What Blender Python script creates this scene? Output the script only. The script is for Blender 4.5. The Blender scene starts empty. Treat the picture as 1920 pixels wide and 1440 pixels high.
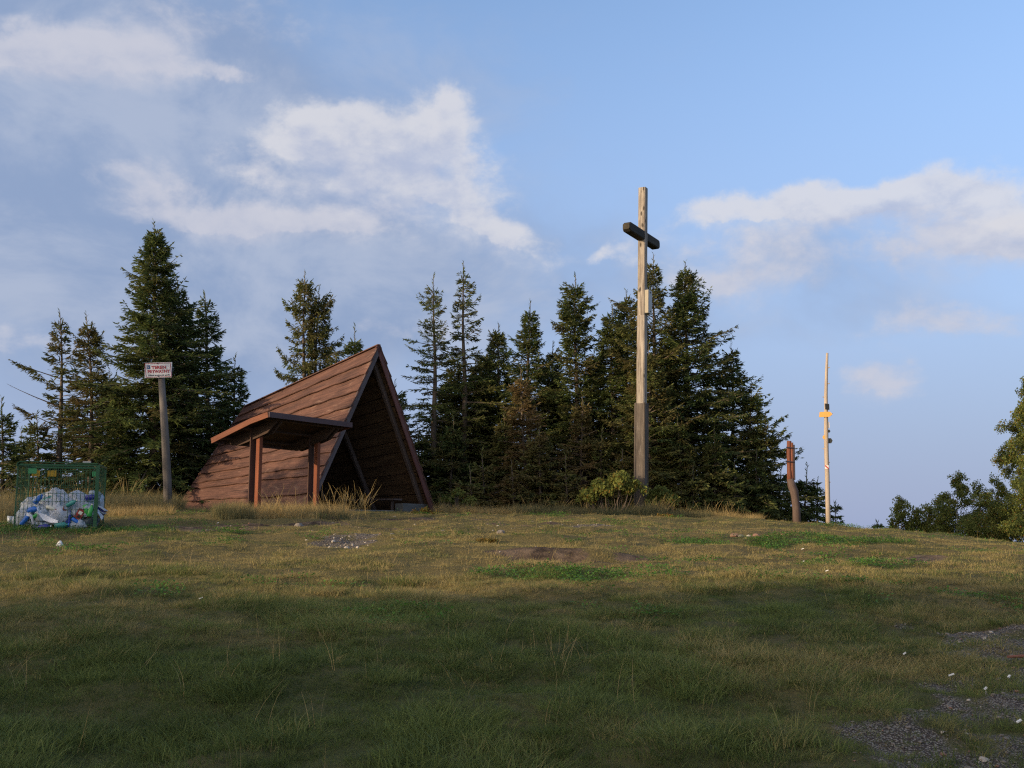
import bpy, bmesh, math, random
import numpy as np
from mathutils import Vector, Matrix

random.seed(7)
rng = np.random.default_rng(7)
R = math.radians
sc = bpy.context.scene
COL = sc.collection

# ------------------------------------------------------------------ camera
FPX, HORIZON = 1900.0, 985.0              # focal length and horizon row for a 1920 x 1440 frame
EYE = 1.6
PITCH = math.atan((HORIZON - 720) / FPX)
cam_d = bpy.data.cameras.new('camera')
cam_d.sensor_fit = 'HORIZONTAL'
cam_d.sensor_width = 36.0
cam_d.lens = 36.0 * FPX / 1920.0
cam_d.clip_start, cam_d.clip_end = 0.05, 9000.0
cam = bpy.data.objects.new('camera', cam_d)
COL.objects.link(cam)
cam.location = (0, 0, EYE)
cam.rotation_euler = (math.pi / 2 + PITCH, 0, 0)
sc.camera = cam

# ------------------------------------------------------------------ light
SUN_ELEV, SUN_PHI = R(10.5), R(60)        # the sun stands behind the camera, 60 degrees round to the left
TO_SUN = Vector((-math.sin(SUN_PHI) * math.cos(SUN_ELEV), -math.cos(SUN_PHI) * math.cos(SUN_ELEV), math.sin(SUN_ELEV)))
sun_d = bpy.data.lights.new('sun', 'SUN')
sun_d.energy = 2.5
sun_d.angle = R(0.55)
sun_d.color = (1.0, 0.76, 0.50)
sun = bpy.data.objects.new('sun', sun_d)
COL.objects.link(sun)
sun.rotation_euler = TO_SUN.to_track_quat('Z', 'Y').to_euler()
sun.location = (-30, -30, 40)

SKY_STRENGTH = 0.15
sc.view_settings.view_transform = 'Standard'
sc.view_settings.look = 'None'
EXPOSURE = 0.9
sc.view_settings.exposure = EXPOSURE
sc.view_settings.gamma = 1.0
sc.view_settings.use_curve_mapping = False
sc.cycles.use_denoising = False
sc.cycles.filter_width = 1.2
sc.cycles.sample_clamp_indirect = 4.0


def ray(px, py):
    a, b = (px - 960) / FPX, (720 - py) / FPX
    c, s = math.cos(PITCH), math.sin(PITCH)
    return a, c - s * b, s + c * b          # x, y (forward), z


def P(px, py, Y):
    """The point of the place that lies Y metres in front of the camera on the ray of a photograph pixel."""
    x, y, z = ray(px, py)
    k = Y / y
    return Vector((x * k, Y, EYE + z * k))


def AE(px, py):
    x, y, z = ray(px, py)
    return math.atan2(x, y), math.asin(z / math.sqrt(x * x + y * y + z * z))


# ------------------------------------------------------------------ node helpers
class NT:
    def __init__(self, tree):
        self.t = tree
        tree.nodes.clear()

    def n(self, typ, **kw):
        nd = self.t.nodes.new(typ)
        for k, v in kw.items():
            setattr(nd, k, v)
        return nd

    def put(self, sock, v):
        if isinstance(v, bpy.types.NodeSocket):
            self.t.links.new(v, sock)
        elif isinstance(v, bpy.types.Node):
            self.t.links.new(v.outputs[0], sock)
        else:
            if hasattr(sock.default_value, '__len__') and len(sock.default_value) == 4 and len(v) == 3:
                v = (*v, 1)
            sock.default_value = v

    def m(self, op, *a, clamp=False):
        nd = self.n('ShaderNodeMath', operation=op, use_clamp=clamp)
        for i, v in enumerate(a):
            self.put(nd.inputs[i], v)
        return nd.outputs[0]

    def vm(self, op, *a):
        nd = self.n('ShaderNodeVectorMath', operation=op)
        for i, v in enumerate(a):
            self.put(nd.inputs[i], v)
        return nd.outputs[0]

    def scale(self, v, f):
        nd = self.n('ShaderNodeVectorMath', operation='SCALE')
        self.put(nd.inputs[0], v)
        self.put(nd.inputs['Scale'], f)
        return nd.outputs[0]

    def mix(self, f, a, b, blend='MIX'):
        nd = self.n('ShaderNodeMix', data_type='RGBA', blend_type=blend)
        self.put(nd.inputs[0], f)
        self.put(nd.inputs[6], a)
        self.put(nd.inputs[7], b)
        return nd.outputs[2]

    def noise(self, vec, scale, detail=4.0, rough=0.55, dist=0.0, dims='3D'):
        nd = self.n('ShaderNodeTexNoise', noise_dimensions=dims)
        if vec is not None:
            self.put(nd.inputs['Vector'], vec)
        nd.inputs['Scale'].default_value = scale
        nd.inputs['Detail'].default_value = detail
        nd.inputs['Roughness'].default_value = rough
        nd.inputs['Distortion'].default_value = dist
        return nd

    def step(self, x, lo, hi, a=0.0, b=1.0):
        nd = self.n('ShaderNodeMapRange', interpolation_type='SMOOTHSTEP')
        self.put(nd.inputs[0], x)
        for i, v in enumerate((lo, hi, a, b)):
            self.put(nd.inputs[i + 1], v)
        return nd.outputs[0]

    def mapv(self, vec, scale, loc=(0, 0, 0)):
        nd = self.n('ShaderNodeMapping')
        self.put(nd.inputs[0], vec)
        nd.inputs['Scale'].default_value = scale
        nd.inputs['Location'].default_value = loc
        return nd.outputs[0]


# ------------------------------------------------------------------ sky
world = bpy.data.worlds.new('World')
sc.world = world
world.use_nodes = True
world.cycles.sampling_method = 'MANUAL'
world.cycles.sample_map_resolution = 512
w = NT(world.node_tree)
tc = w.n('ShaderNodeTexCoord')
sep = w.n('ShaderNodeSeparateXYZ')
w.put(sep.inputs[0], tc.outputs['Generated'])
az = w.m('ARCTAN2', sep.outputs[0], sep.outputs[1])
el = w.m('ARCSINE', sep.outputs[2])
sky = w.n('ShaderNodeTexSky', sky_type='NISHITA')
sky.sun_disc = False
sky.sun_elevation = SUN_ELEV
sky.sun_rotation = math.atan2(TO_SUN.x, TO_SUN.y)
sky.altitude = 900
sky.air_density = 1.0
sky.dust_density = 1.2
sky.ozone_density = 2.2
dirv = tc.outputs['Generated']
K = 1.0 / (SKY_STRENGTH * 2 ** EXPOSURE)                    # cloud colours are given as they show, before the Background strength
# a thin grey-blue haze that thickens towards the horizon; towards the sun it thins, and an added warm glow out of view fills the shade
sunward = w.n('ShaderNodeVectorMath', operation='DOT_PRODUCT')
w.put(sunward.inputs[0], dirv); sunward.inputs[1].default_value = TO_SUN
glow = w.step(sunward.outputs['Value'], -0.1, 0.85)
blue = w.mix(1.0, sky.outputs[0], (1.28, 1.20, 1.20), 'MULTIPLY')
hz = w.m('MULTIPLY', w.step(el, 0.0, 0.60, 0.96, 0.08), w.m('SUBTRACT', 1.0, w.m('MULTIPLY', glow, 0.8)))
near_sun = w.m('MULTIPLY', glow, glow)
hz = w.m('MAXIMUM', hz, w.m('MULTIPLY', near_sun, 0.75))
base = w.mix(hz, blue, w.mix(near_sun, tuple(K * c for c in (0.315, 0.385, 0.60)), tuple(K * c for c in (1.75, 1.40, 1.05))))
# position on the sky in radians, stirred by noise so that no edge is a plain ellipse
pos = w.n('ShaderNodeCombineXYZ')
w.put(pos.inputs[0], az); w.put(pos.inputs[1], el)
wn = w.noise(pos.outputs[0], 9.0, 6.0, 0.6)
wc = w.vm('SUBTRACT', wn.outputs['Color'], (0.5, 0.5, 0.5))
wpos = w.vm('ADD', pos.outputs[0], w.scale(wc, 0.075))
wsep = w.n('ShaderNodeSeparateXYZ'); w.put(wsep.inputs[0], wpos)


def blobs(lst, sepn):
    tot = None
    for (px, py, rx, ry, wt) in lst:
        a, e = AE(px, py)
        dx = w.m('DIVIDE', w.m('SUBTRACT', sepn.outputs[0], a), rx / FPX)
        dy = w.m('DIVIDE', w.m('SUBTRACT', sepn.outputs[1], e), ry / FPX)
        r2 = w.m('ADD', w.m('MULTIPLY', dx, dx), w.m('MULTIPLY', dy, dy))
        g = w.m('MULTIPLY', w.m('EXPONENT', w.m('MULTIPLY', r2, -1.0)), wt)
        tot = g if tot is None else w.m('ADD', tot, g)
    return tot


stretch = w.mapv(dirv, (1.0, 1.0, 1.6))
big = w.noise(stretch, 2.6, 5.0, 0.55, 0.3)
mid = w.noise(stretch, 7.5, 7.0, 0.6, 0.35)
fine = w.noise(stretch, 26.0, 8.0, 0.6, 0.15)
fine_up = w.noise(w.vm('ADD', stretch, (0.006, 0.0, 0.018)), 26.0, 8.0, 0.6, 0.15)
mid_up = w.noise(w.vm('ADD', stretch, (0.012, 0.0, 0.05)), 7.5, 7.0, 0.6, 0.35)
# 1: the grey-blue veil of old cloud, over most of the sky, thinnest up to the right
veil_b = blobs([(150, 330, 700, 330, 1.0), (650, 560, 650, 200, 0.75), (180, 30, 480, 150, 0.7), (1650, 470, 520, 130, 0.5), (1500, 620, 500, 60, 0.25)], wsep)
elsewhere = w.m('MULTIPLY', w.step(w.m('ABSOLUTE', az), 0.75, 1.3), w.m('SUBTRACT', 1.0, w.m('MULTIPLY', glow, 0.8)))
veil_d = w.m('ADD', w.m('ADD', veil_b, w.m('MULTIPLY', elsewhere, 0.6)), w.m('ADD', w.m('MULTIPLY', w.m('SUBTRACT', big.outputs[0], 0.5), 1.5), w.m('MULTIPLY', w.m('SUBTRACT', mid.outputs[0], 0.5), 0.7)))
veil = w.step(veil_d, 0.25, 1.0, 0.0, 0.90)
veil_c = w.mix(w.step(mid.outputs[0], 0.36, 0.66), tuple(K * c for c in (0.272, 0.362, 0.555)), tuple(K * c for c in (0.42, 0.485, 0.635)))
veil_c = w.mix(near_sun, veil_c, tuple(K * c for c in (1.6, 1.35, 1.1)))  # veil brightened sunward too, added fill from behind the camera
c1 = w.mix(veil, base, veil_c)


def layer(under_c, lst, off, n_fine, n_mid, lo, hi, soft_add, alpha, dark, bright, edge_lo, edge_hi):
    """one family of clouds: tops are crisp and lit, the undersides are grey and melt away"""
    up = w.n('ShaderNodeSeparateXYZ'); w.put(up.inputs[0], w.vm('ADD', wpos, (0.006, off, 0.0)))
    b0, b1 = blobs(lst, wsep), blobs(lst, up)
    gate = w.step(b0, 0.04, 0.40)
    gate1 = w.step(b1, 0.04, 0.40)
    nz = lambda f, m_: w.m('ADD', w.m('MULTIPLY', w.m('SUBTRACT', f.outputs[0], 0.5), n_fine), w.m('MULTIPLY', w.m('SUBTRACT', m_.outputs[0], 0.5), n_mid))
    d0 = w.m('ADD', b0, w.m('MULTIPLY', gate, nz(fine, mid)))
    d1 = w.m('ADD', b1, w.m('MULTIPLY', gate1, nz(fine_up, mid_up)))
    below = w.step(w.m('SUBTRACT', b1, b0), -0.10, 0.22)
    mask = w.step(d0, lo, w.m('ADD', w.m('MULTIPLY', below, soft_add), hi), 0.0, alpha)
    inside = w.step(d1, edge_lo, edge_hi)                      # how much cloud stands above: none at the lit tops
    tone = w.m('SUBTRACT', 1.0, inside)
    tone = w.m('ADD', tone, w.m('ADD', w.m('MULTIPLY', w.m('SUBTRACT', fine.outputs[0], fine_up.outputs[0]), 1.8), w.m('MULTIPLY', w.m('SUBTRACT', mid.outputs[0], 0.5), 1.5)))
    tone = w.m('SUBTRACT', tone, 0.12)
    return w.mix(mask, under_c, w.mix(w.step(tone, -0.75, 1.05), dark, bright))


kc = lambda *c: tuple(K * q for q in c)
# 2: soft pale banks
c2 = layer(c1, [(170, 95, 210, 50, 1.15), (40, 85, 90, 30, 0.6), (400, 30, 190, 60, 0.75), (215, 325, 100, 26, 0.55), (330, 395, 170, 36, 0.8),
                (420, 145, 60, 14, 0.5), (60, 645, 160, 28, 0.6), (640, 400, 200, 40, 0.7), (480, 300, 90, 50, 0.6), (1850, 430, 150, 60, 0.7), (1400, 450, 200, 30, 0.5), (730, 620, 130, 30, 0.6), (540, 420, 200, 40, 0.5),
                (1780, 610, 160, 40, 0.9), (1650, 725, 85, 42, 0.85), (1560, 500, 260, 45, 0.55), (1330, 520, 110, 25, 0.4), (1450, 560, 140, 26, 0.35)],
           0.022, 1.0, 1.9, 0.25, 1.0, 0.5, 0.85, kc(0.45, 0.495, 0.64), kc(0.60, 0.61, 0.70), -0.1, 1.7)
# 3: heaped cumulus
c3 = layer(c2, [(838, 205, 52, 40, 1.0), (770, 245, 80, 46, 0.9), (640, 225, 66, 40, 1.0), (585, 250, 60, 40, 0.7), (850, 268, 40, 40, 0.6),
                (690, 300, 200, 90, 1.1), (590, 350, 150, 70, 0.7), (790, 340, 120, 60, 0.8), (860, 420, 140, 60, 0.5), (520, 235, 40, 30, 0.4), (825, 345, 40, 24, 0.5),
                (885, 410, 40, 34, 0.8), (945, 450, 66, 34, 0.9), (950, 480, 110, 36, 0.5), (1125, 474, 28, 16, 0.85), (1165, 458, 44, 13, 0.5), (1200, 490, 90, 26, 0.4),
                (1725, 352, 80, 34, 0.95), (1640, 385, 70, 30, 0.7), (1540, 380, 90, 34, 0.75), (1330, 388, 66, 24, 0.75), (1430, 385, 70, 24, 0.6), (1500, 425, 270, 50, 0.85), (1850, 390, 120, 70, 1.0), (1700, 400, 160, 46, 0.6)],
           0.020, 1.9, 1.6, 0.20, 1.25, 0.85, 0.84, kc(0.46, 0.51, 0.67), kc(0.71, 0.71, 0.76), 0.05, 2.3)
bg = w.n('ShaderNodeBackground')
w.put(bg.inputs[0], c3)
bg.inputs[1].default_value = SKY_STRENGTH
wo = w.n('ShaderNodeOutputWorld')
w.put(wo.inputs[0], bg.outputs[0])


# ------------------------------------------------------------------ numpy noise
def vnoise(x, y, seed=0):
    x = np.asarray(x, float); y = np.asarray(y, float)
    xi = np.floor(x).astype(np.int64); yi = np.floor(y).astype(np.int64)
    fx = x - xi; fy = y - yi
    fx = fx * fx * (3 - 2 * fx); fy = fy * fy * (3 - 2 * fy)

    def h(i, j):
        n = (i * 374761393 + j * 668265263 + seed * 974711) & 0x7fffffff
        n = ((n ^ (n >> 13)) * 1274126177) & 0x7fffffff
        n = (n ^ (n >> 16)) & 0xffff
        return n / 65535.0
    a = h(xi, yi); b = h(xi + 1, yi); c = h(xi, yi + 1); d = h(xi + 1, yi + 1)
    return (a * (1 - fx) + b * fx) * (1 - fy) + (c * (1 - fx) + d * fx) * fy


def fbm(x, y, seed=0, octs=4, gain=0.5):
    t, a, n = 0.0, 1.0, 0.0
    for o in range(octs):
        t = t + a * vnoise(np.asarray(x) * 2 ** o + 13.7 * o, np.asarray(y) * 2 ** o + 7.3 * o, seed + o)
        n += a; a *= gain
    return t / n


def sstep(x, lo, hi):
    t = np.clip((x - lo) / (hi - lo), 0, 1)
    return t * t * (3 - 2 * t)


# ------------------------------------------------------------------ terrain
_HX = np.array([-400, -60, -30, -15.2, -5.7, .63, 3.8, 7.5, 10.5, 13.0, 15.5, 18.5, 22.5, 40, 80, 400], float)
_HZ = np.array([1.2, 1.5, 1.85, 1.98, 1.94, 1.86, 1.79, 1.64, 1.44, 1.08, .52, -.42, -1.6, -3.5, -10, -40], float)


def zg_smooth(x, y):
    x = np.asarray(x, float); y = np.asarray(y, float)
    H = (np.interp(x - 1.2, _HX, _HZ) + 2 * np.interp(x, _HX, _HZ) + np.interp(x + 1.2, _HX, _HZ)) / 4
    t = np.maximum(y, -40) / 25.0
    k = 0.16
    h = np.clip(0.5 + 0.5 * (1 - t) / k, 0, 1)
    S = t * h + 1.0 * (1 - h) - k * h * (1 - h)
    z = np.where(H > 0.2, H, 0.2 + (H - 0.2) * np.clip(y / 25, 0, 1.2)) * S
    z = np.where(H > 0.2, z, 0.2 * S + (H - 0.2) * np.clip(y / 25, 0, 1.2))
    far = np.maximum(y - 39, 0)
    z = z - 95 * (1 - np.exp(-(far / 130.0) ** 1.6))
    r = np.hypot(x, y)
    z = z - 60 * sstep(r, 110, 900)
    return z


SCARS = []        # (x, y, rx, ry, depth): hollows and small scarps in the bank


def zg(x, y):
    x = np.asarray(x, float); y = np.asarray(y, float)
    z = zg_smooth(x, y)
    near = sstep(-np.hypot(x, y - 15), -60, -35)
    z = z + near * (0.16 * (fbm(x * .32, y * .32, 3, 3) - .5) + 0.19 * (fbm(x * .9, y * 1.1, 5, 3) - .5) + 0.085 * (fbm(x * 2.6, y * 2.6, 9, 2) - .5))
    for (sx, sy, rx, ry, dp) in SCARS:
        z = z - dp * np.exp(-((x - sx) / rx) ** 2 - ((y - sy) / ry) ** 2)
    return z


def zgs(x, y):
    return float(zg(np.array([x]), np.array([y]))[0])


def hit(px, py, lo=3.5, hi=60.0):
    """Where the ray of a photograph pixel meets the ground."""
    x, y, z = ray(px, py)
    Y = np.arange(lo, hi, 0.05)
    zz = EYE + z / y * Y
    gg = zg_smooth(x / y * Y, Y)
    k = np.nonzero(zz <= gg)[0]
    Yh = Y[k[0]] if len(k) else hi
    return float(x / y * Yh), float(Yh)


def ell(px, py, rx, ry):
    x, y = hit(px, py)
    return (x, y, rx, ry)


for (px, py, rx, ry, dp) in [(1000, 1046, 1.0, .38, .26), (1180, 1047, .7, .35, .16), (640, 1018, .6, .6, .08), (1690, 1340, .5, .3, .06), (1000, 1015, 1.3, .5, -.10),
                             (1330, 1020, 1.2, .8, .05), (1120, 1062, 1.6, .6, .07), (850, 1050, 1.2, .6, -.07)]:
    x_, y_ = hit(px, py)
    SCARS.append((x_, y_, rx, ry, dp))

DIRT = [ell(440, 988, 1.3, .7), ell(560, 985, 1.2, .5), ell(720, 972, 1.7, .55), ell(860, 972, 1.3, .5), ell(1010, 1040, .6, .32), ell(1190, 1042, .35, .2),
        ell(960, 985, .9, .4), ell(380, 995, .9, .4), ell(1630, 992, .6, .4), ell(1735, 1048, .5, .5), ell(1700, 1015, .4, .3), ell(1665, 1338, .22, .07),
        ell(1850, 1190, .35, .25), ell(1130, 1050, .6, .3), ell(690, 990, .7, .4)]
GRAVEL = [ell(640, 1016, .45, .65), ell(690, 1008, .4, .4), ell(800, 1002, .3, .3), ell(1890, 1420, .75, .75), ell(1905, 1300, .6, .9), ell(1915, 1220, .6, 1.2), ell(1840, 1240, .3, .5), ell(1110, 988, .6, .35), ell(1960, 1330, .6, 1.2)]
CLOVER = [ell(1420, 1018, .9, .9), ell(1540, 1018, 1.3, .8), ell(1640, 1018, .7, .6), ell(1050, 1078, 1.1, .5), ell(1330, 1015, 1.0, .7), ell(100, 995, 2.4, .9), ell(300, 992, 1.2, .5), ell(430, 1000, .6, .3), ell(1600, 1060, 1.0, .5)]
HUT_E, HUT_B = Vector((.517, .856, 0)), Vector((-.856, .517, 0))   # along the front of the hut, and towards its back
HUT_C = Vector((-4.03, 30.05, 0))


def emask(lst, x, y, ns=1.3, amp=.75):
    m = np.zeros_like(x)
    nz = fbm(x * ns * 1.7, y * ns * 1.7, 21, 4) - .5
    for (ex, ey, rx, ry) in lst:
        d = np.sqrt(((x - ex) / rx) ** 2 + ((y - ey) / ry) ** 2)
        m = np.maximum(m, sstep(-(d + nz * 2 * amp), -1.25, -0.70))
    return m


def in_hut(x, y):
    dx, dy = x - HUT_C.x, y - HUT_C.y
    a = dx * HUT_E.x + dy * HUT_E.y
    b = dx * HUT_B.x + dy * HUT_B.y
    return ((np.abs(a) < 2.9) & (b > -.1) & (b < 5.4)).astype(float)


def fields(x, y):
    """dryness, bare soil, gravel and clover at points of the ground"""
    dry = 0.5 + 1.0 * (fbm(x * .28, y * .30, 31, 4) - .5) + .9 * (fbm(x * 1.1, y * 1.2, 37, 4) - .5) + .5 * (fbm(x * 3.6, y * 3.6, 57, 2) - .5)
    dry = dry + .34 * sstep(y, 9, 16) - .10 * sstep(y, 24, 34) - .12 * sstep(-y, -12, -8) - .22 * sstep(-y, -9, -6) * sstep(-x, -2, 1)
    dirt = emask(DIRT, x, y)
    dirt = np.maximum(dirt, .4 * sstep(fbm(x * .75, y * .8, 41, 4), .70, .78))
    dirt = np.maximum(dirt, in_hut(x, y))
    grav = emask(GRAVEL, x, y)
    grav = grav * (.50 + .50 * sstep(fbm(x * 2.8, y * 2.2, 47, 3), .38, .56))
    clov = emask(CLOVER, x, y, 1.2, .7)
    return np.clip(dry - .6 * clov, 0, 1), dirt, grav, clov


# ------------------------------------------------------------------ materials
MATS = {}


def material(name, build):
    m = bpy.data.materials.new(name)
    m.use_nodes = True
    t = NT(m.node_tree)
    b = t.n('ShaderNodeBsdfPrincipled')
    o = t.n('ShaderNodeOutputMaterial')
    t.put(o.inputs[0], b.outputs[0])
    build(t, b, o)
    MATS[name] = m
    return m


def setb(t, b, col=None, rough=None, spec=None, bump=None, bstr=0.4, bdist=0.01, metal=None):
    if col is not None: t.put(b.inputs['Base Color'], col)
    if rough is not None: t.put(b.inputs['Roughness'], rough)
    if spec is not None: b.inputs['Specular IOR Level'].default_value = spec
    if metal is not None: b.inputs['Metallic'].default_value = metal
    if bump is not None:
        bn = t.n('ShaderNodeBump')
        bn.inputs['Strength'].default_value = bstr
        bn.inputs['Distance'].default_value = bdist
        t.put(bn.inputs['Height'], bump)
        t.put(b.inputs['Normal'], bn.outputs[0])


def attr(t, name, typ='GEOMETRY'):
    a = t.n('ShaderNodeAttribute')
    a.attribute_type = typ
    a.attribute_name = name
    return a


def wood(name, dark, light, streak=1.0, knots=False, rough=.8, wear=None, wear_amt=.5, sc_=1.0, spec=.2):
    """weathered timber: grain runs along the piece, which stores its own length axis in uvw.x"""
    def f(t, b, o):
        u = attr(t, 'uvw').outputs['Vector']
        g = t.noise(t.mapv(u, (1.1 * sc_, 26 * sc_, 26 * sc_)), 1.0, 5, .65, .4)
        p = t.noise(t.mapv(u, (1.2, 3.2, 3.2)), 1.0, 4, .6)
        fine_ = t.noise(t.mapv(u, (6, 90, 90)), 1.0, 3, .6)
        f1 = t.m('ADD', t.m('MULTIPLY', t.m('SUBTRACT', g.outputs[0], .5), 1.5 * streak), t.m('ADD', t.m('MULTIPLY', t.m('SUBTRACT', p.outputs[0], .5), 1.6), .5), clamp=True)
        c = t.mix(f1, dark, light)
        if wear:
            wv = t.noise(t.mapv(u, (2.2, 6, 6), (3, 1, 2)), 1.0, 6, .7, .6)
            c = t.mix(t.step(wv.outputs[0], .56, .72, 0, wear_amt), c, wear)
        if knots:
            v = t.n('ShaderNodeTexVoronoi')
            t.put(v.inputs['Vector'], t.mapv(u, (2.1, 5.5, 5.5)))
            v.inputs['Scale'].default_value = 1.0
            c = t.mix(t.step(v.outputs[0], .10, .22, .85, 0), c, tuple(.25 * x for x in dark))
            cr = t.noise(t.mapv(u, (.35, 34, 34), (2, 5, 1)), 1.0, 3, .5, .2)
            c = t.mix(t.step(cr.outputs[0], .66, .70, 0, .8), c, tuple(.3 * x for x in dark))
        h = t.m('ADD', g.outputs[0], t.m('MULTIPLY', fine_.outputs[0], .4))
        setb(t, b, c, rough, spec, h, .5, .006)
    return material(name, f)


def plain(name, col, rough=.6, spec=.3, var=.25, scale=6.0, metal=0.0, dirt=None, bstr=.2):
    def f(t, b, o):
        co = t.n('ShaderNodeTexCoord').outputs['Object']
        n = t.noise(co, scale, 5, .6)
        c = t.mix(n.outputs[0], tuple(x * (1 - var) for x in col), tuple(min(1, x * (1 + var)) for x in col))
        if dirt:
            n2 = t.noise(co, scale * 2.3, 6, .7, .5)
            c = t.mix(t.step(n2.outputs[0], .52, .70, 0, .75), c, dirt)
        setb(t, b, c, rough, spec, n.outputs[0], bstr, .004, metal)
    return material(name, f)


def ground_mat(t, b, o):
    co = t.n('ShaderNodeTexCoord').outputs['Object']
    a = attr(t, 'mask')
    s = t.n('ShaderNodeSeparateColor')
    t.put(s.inputs[0], a.outputs['Color'])
    n1 = t.noise(co, 3.0, 6, .65)
    n2 = t.noise(co, 26.0, 5, .7)
    n3 = t.noise(co, 0.05, 5, .6)
    dryc = t.mix(n2.outputs[0], (.085, .070, .028), (.21, .165, .068))
    grc = t.mix(n2.outputs[0], (.040, .050, .018), (.105, .110, .040))
    dryf = t.m('ADD', s.outputs[0], t.m('MULTIPLY', t.m('SUBTRACT', n1.outputs[0], .5), .9), clamp=True)
    c = t.mix(dryf, grc, dryc)
    soil = t.mix(t.step(n1.outputs[0], .32, .66), (.040, .028, .020), (.19, .135, .088))
    df = t.step(t.m('ADD', s.outputs[1], t.m('MULTIPLY', t.m('SUBTRACT', n2.outputs[0], .5), .9)), .3, .7)
    c = t.mix(df, c, soil)
    v = t.n('ShaderNodeTexVoronoi')
    t.put(v.inputs['Vector'], co); v.inputs['Scale'].default_value = 75.0
    stone = t.mix(v.outputs['Color'], (.16, .14, .115), (.40, .36, .30))
    stone = t.mix(t.step(v.outputs[0], .25, .6), stone, (.07, .055, .045))
    gf = t.step(t.m('ADD', s.outputs[2], t.m('MULTIPLY', t.m('SUBTRACT', n1.outputs[0], .5), 1.1)), .3, .7)
    c = t.mix(gf, c, stone)
    # far below the hilltop: forested slopes
    fa = attr(t, 'far')
    c = t.mix(fa.outputs['Fac'], c, t.mix(t.step(n3.outputs[0], .4, .6), (.045, .065, .03), (.10, .11, .05)))
    h = t.m('ADD', t.m('MULTIPLY', n2.outputs[0], .7), n1.outputs[0])
    setb(t, b, c, .95, .1, h, .9, .05)


material('ground', ground_mat)


def leafy(name, cola, colb, attribute='tint', typ='GEOMETRY', trans=.25, rough=.6, colc=None, hi=(.5, .85)):
    def f(t, b, o):
        a = attr(t, attribute, typ)
        s = t.n('ShaderNodeSeparateColor')
        t.put(s.inputs[0], a.outputs['Color'])
        c = t.mix(s.outputs[0], cola, colb)
        if colc:
            c = t.mix(s.outputs[1], c, colc)
        setb(t, b, c, rough, .15)
        tr = t.n('ShaderNodeBsdfTranslucent')
        t.put(tr.inputs[0], c)
        ms = t.n('ShaderNodeMixShader')
        ms.inputs[0].default_value = trans
        t.put(ms.inputs[1], b.outputs[0]); t.put(ms.inputs[2], tr.outputs[0])
        t.put(o.inputs[0], ms.outputs[0])
    return material(name, f)


leafy('needles', (.042, .078, .030), (.185, .225, .062), colc=(.185, .128, .055), trans=.34)
leafy('leaves', (.085, .115, .032), (.24, .265, .065), colc=(.25, .13, .03), trans=.42)
leafy('grass_blade', (.058, .084, .022), (.180, .222, .062), 'tint', 'INSTANCER', .38, colc=(.40, .31, .13))
leafy('straw_blade', (.050, .070, .034), (.15, .155, .075), 'tint', 'INSTANCER', .25, colc=(.50, .36, .15))
wood('bark', (.055, .042, .032), (.17, .135, .105), sc_=.6)
wood('dead_wood', (.075, .06, .052), (.19, .16, .135), sc_=.6)
wood('birch_bark', (.18, .16, .14), (.42, .40, .37), sc_=.4)
wood('roof_board', (.056, .032, .026), (.175, .088, .062), 1.5, wear=(.27, .17, .12), wear_amt=.7)
wood('barge_grey', (.085, .068, .068), (.165, .132, .128), wear=(.24, .21, .20), wear_amt=.4)
wood('barge_red', (.115, .050, .042), (.19, .090, .075), wear=(.26, .20, .18), wear_amt=.5)
wood('inner_board', (.045, .027, .015), (.15, .088, .046), 1.5)
wood('rafter', (.085, .062, .053), (.165, .122, .104))
wood('post_red', (.13, .045, .026), (.27, .090, .045), .9)
wood('post_brown', (.060, .034, .026), (.115, .066, .050))
wood('canopy_wood', (.050, .032, .024), (.105, .066, .048))
wood('fascia', (.075, .050, .052), (.125, .085, .086))
wood('fascia_rust', (.12, .048, .030), (.22, .088, .050))
wood('cross_wood', (.14, .115, .095), (.42, .37, .305), 1.9, knots=True, wear=(.20, .17, .145), wear_amt=.6)
wood('tarred_wood', (.022, .019, .014), (.065, .056, .040), 1.2)
wood('cladding_wood', (.060, .050, .042), (.155, .130, .108), 1.3, wear=(.34, .30, .26), wear_amt=.35)
wood('sign_pole_wood', (.085, .075, .066), (.19, .168, .148), 1.2)
wood('trail_pole_wood', (.30, .24, .18), (.56, .47, .38), .9, knots=True)
wood('carved_wood', (.11, .042, .030), (.27, .105, .065), 1.4, wear=(.45, .30, .16), wear_amt=.5)
wood('old_trunk', (.080, .055, .045), (.17, .125, .105), 1.2)
plain('concrete', (.14, .14, .13), .9, .2, .3, 5, dirt=(.09, .085, .075))
plain('box_grey', (.40, .40, .38), .5, .4, .10)
plain('box_cream', (.36, .32, .24), .6, .3, .15)
plain('dark_iron', (.05, .04, .05), .5, .4, .3)
plain('sign_white', (.62, .62, .65), .45, .35, .08, 9, dirt=(.42, .42, .43))
plain('sign_red', (.30, .01, .03), .5, .3, .15)
plain('sign_ink', (.06, .07, .09), .5, .3, .1)
plain('sign_blue', (.03, .08, .20), .5, .3, .15)
plain('sign_yellow', (.66, .36, .09), .5, .3, .12)
plain('sign_brown', (.13, .10, .07), .7, .2, .2)
plain('sign_dark', (.03, .035, .035), .6, .2, .2)
plain('marker_red', (.45, .04, .03), .6, .2, .1)
plain('cage_green', (.013, .085, .032), .45, .4, .25)
plain('plate_green', (.035, .24, .085), .4, .4, .2)
plain('plate_yellow', (.36, .23, .02), .5, .3, .2)
plain('rock', (.21, .185, .16), .9, .2, .45, 9, dirt=(.10, .085, .07), bstr=.6)
plain('rock_pale', (.46, .41, .34), .9, .2, .3, 9, dirt=(.26, .22, .18), bstr=.6)
plain('rock_red', (.27, .15, .11), .9, .2, .35, 9, bstr=.6)
plain('litter_white', (.72, .72, .70), .6, .3, .1)
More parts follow.
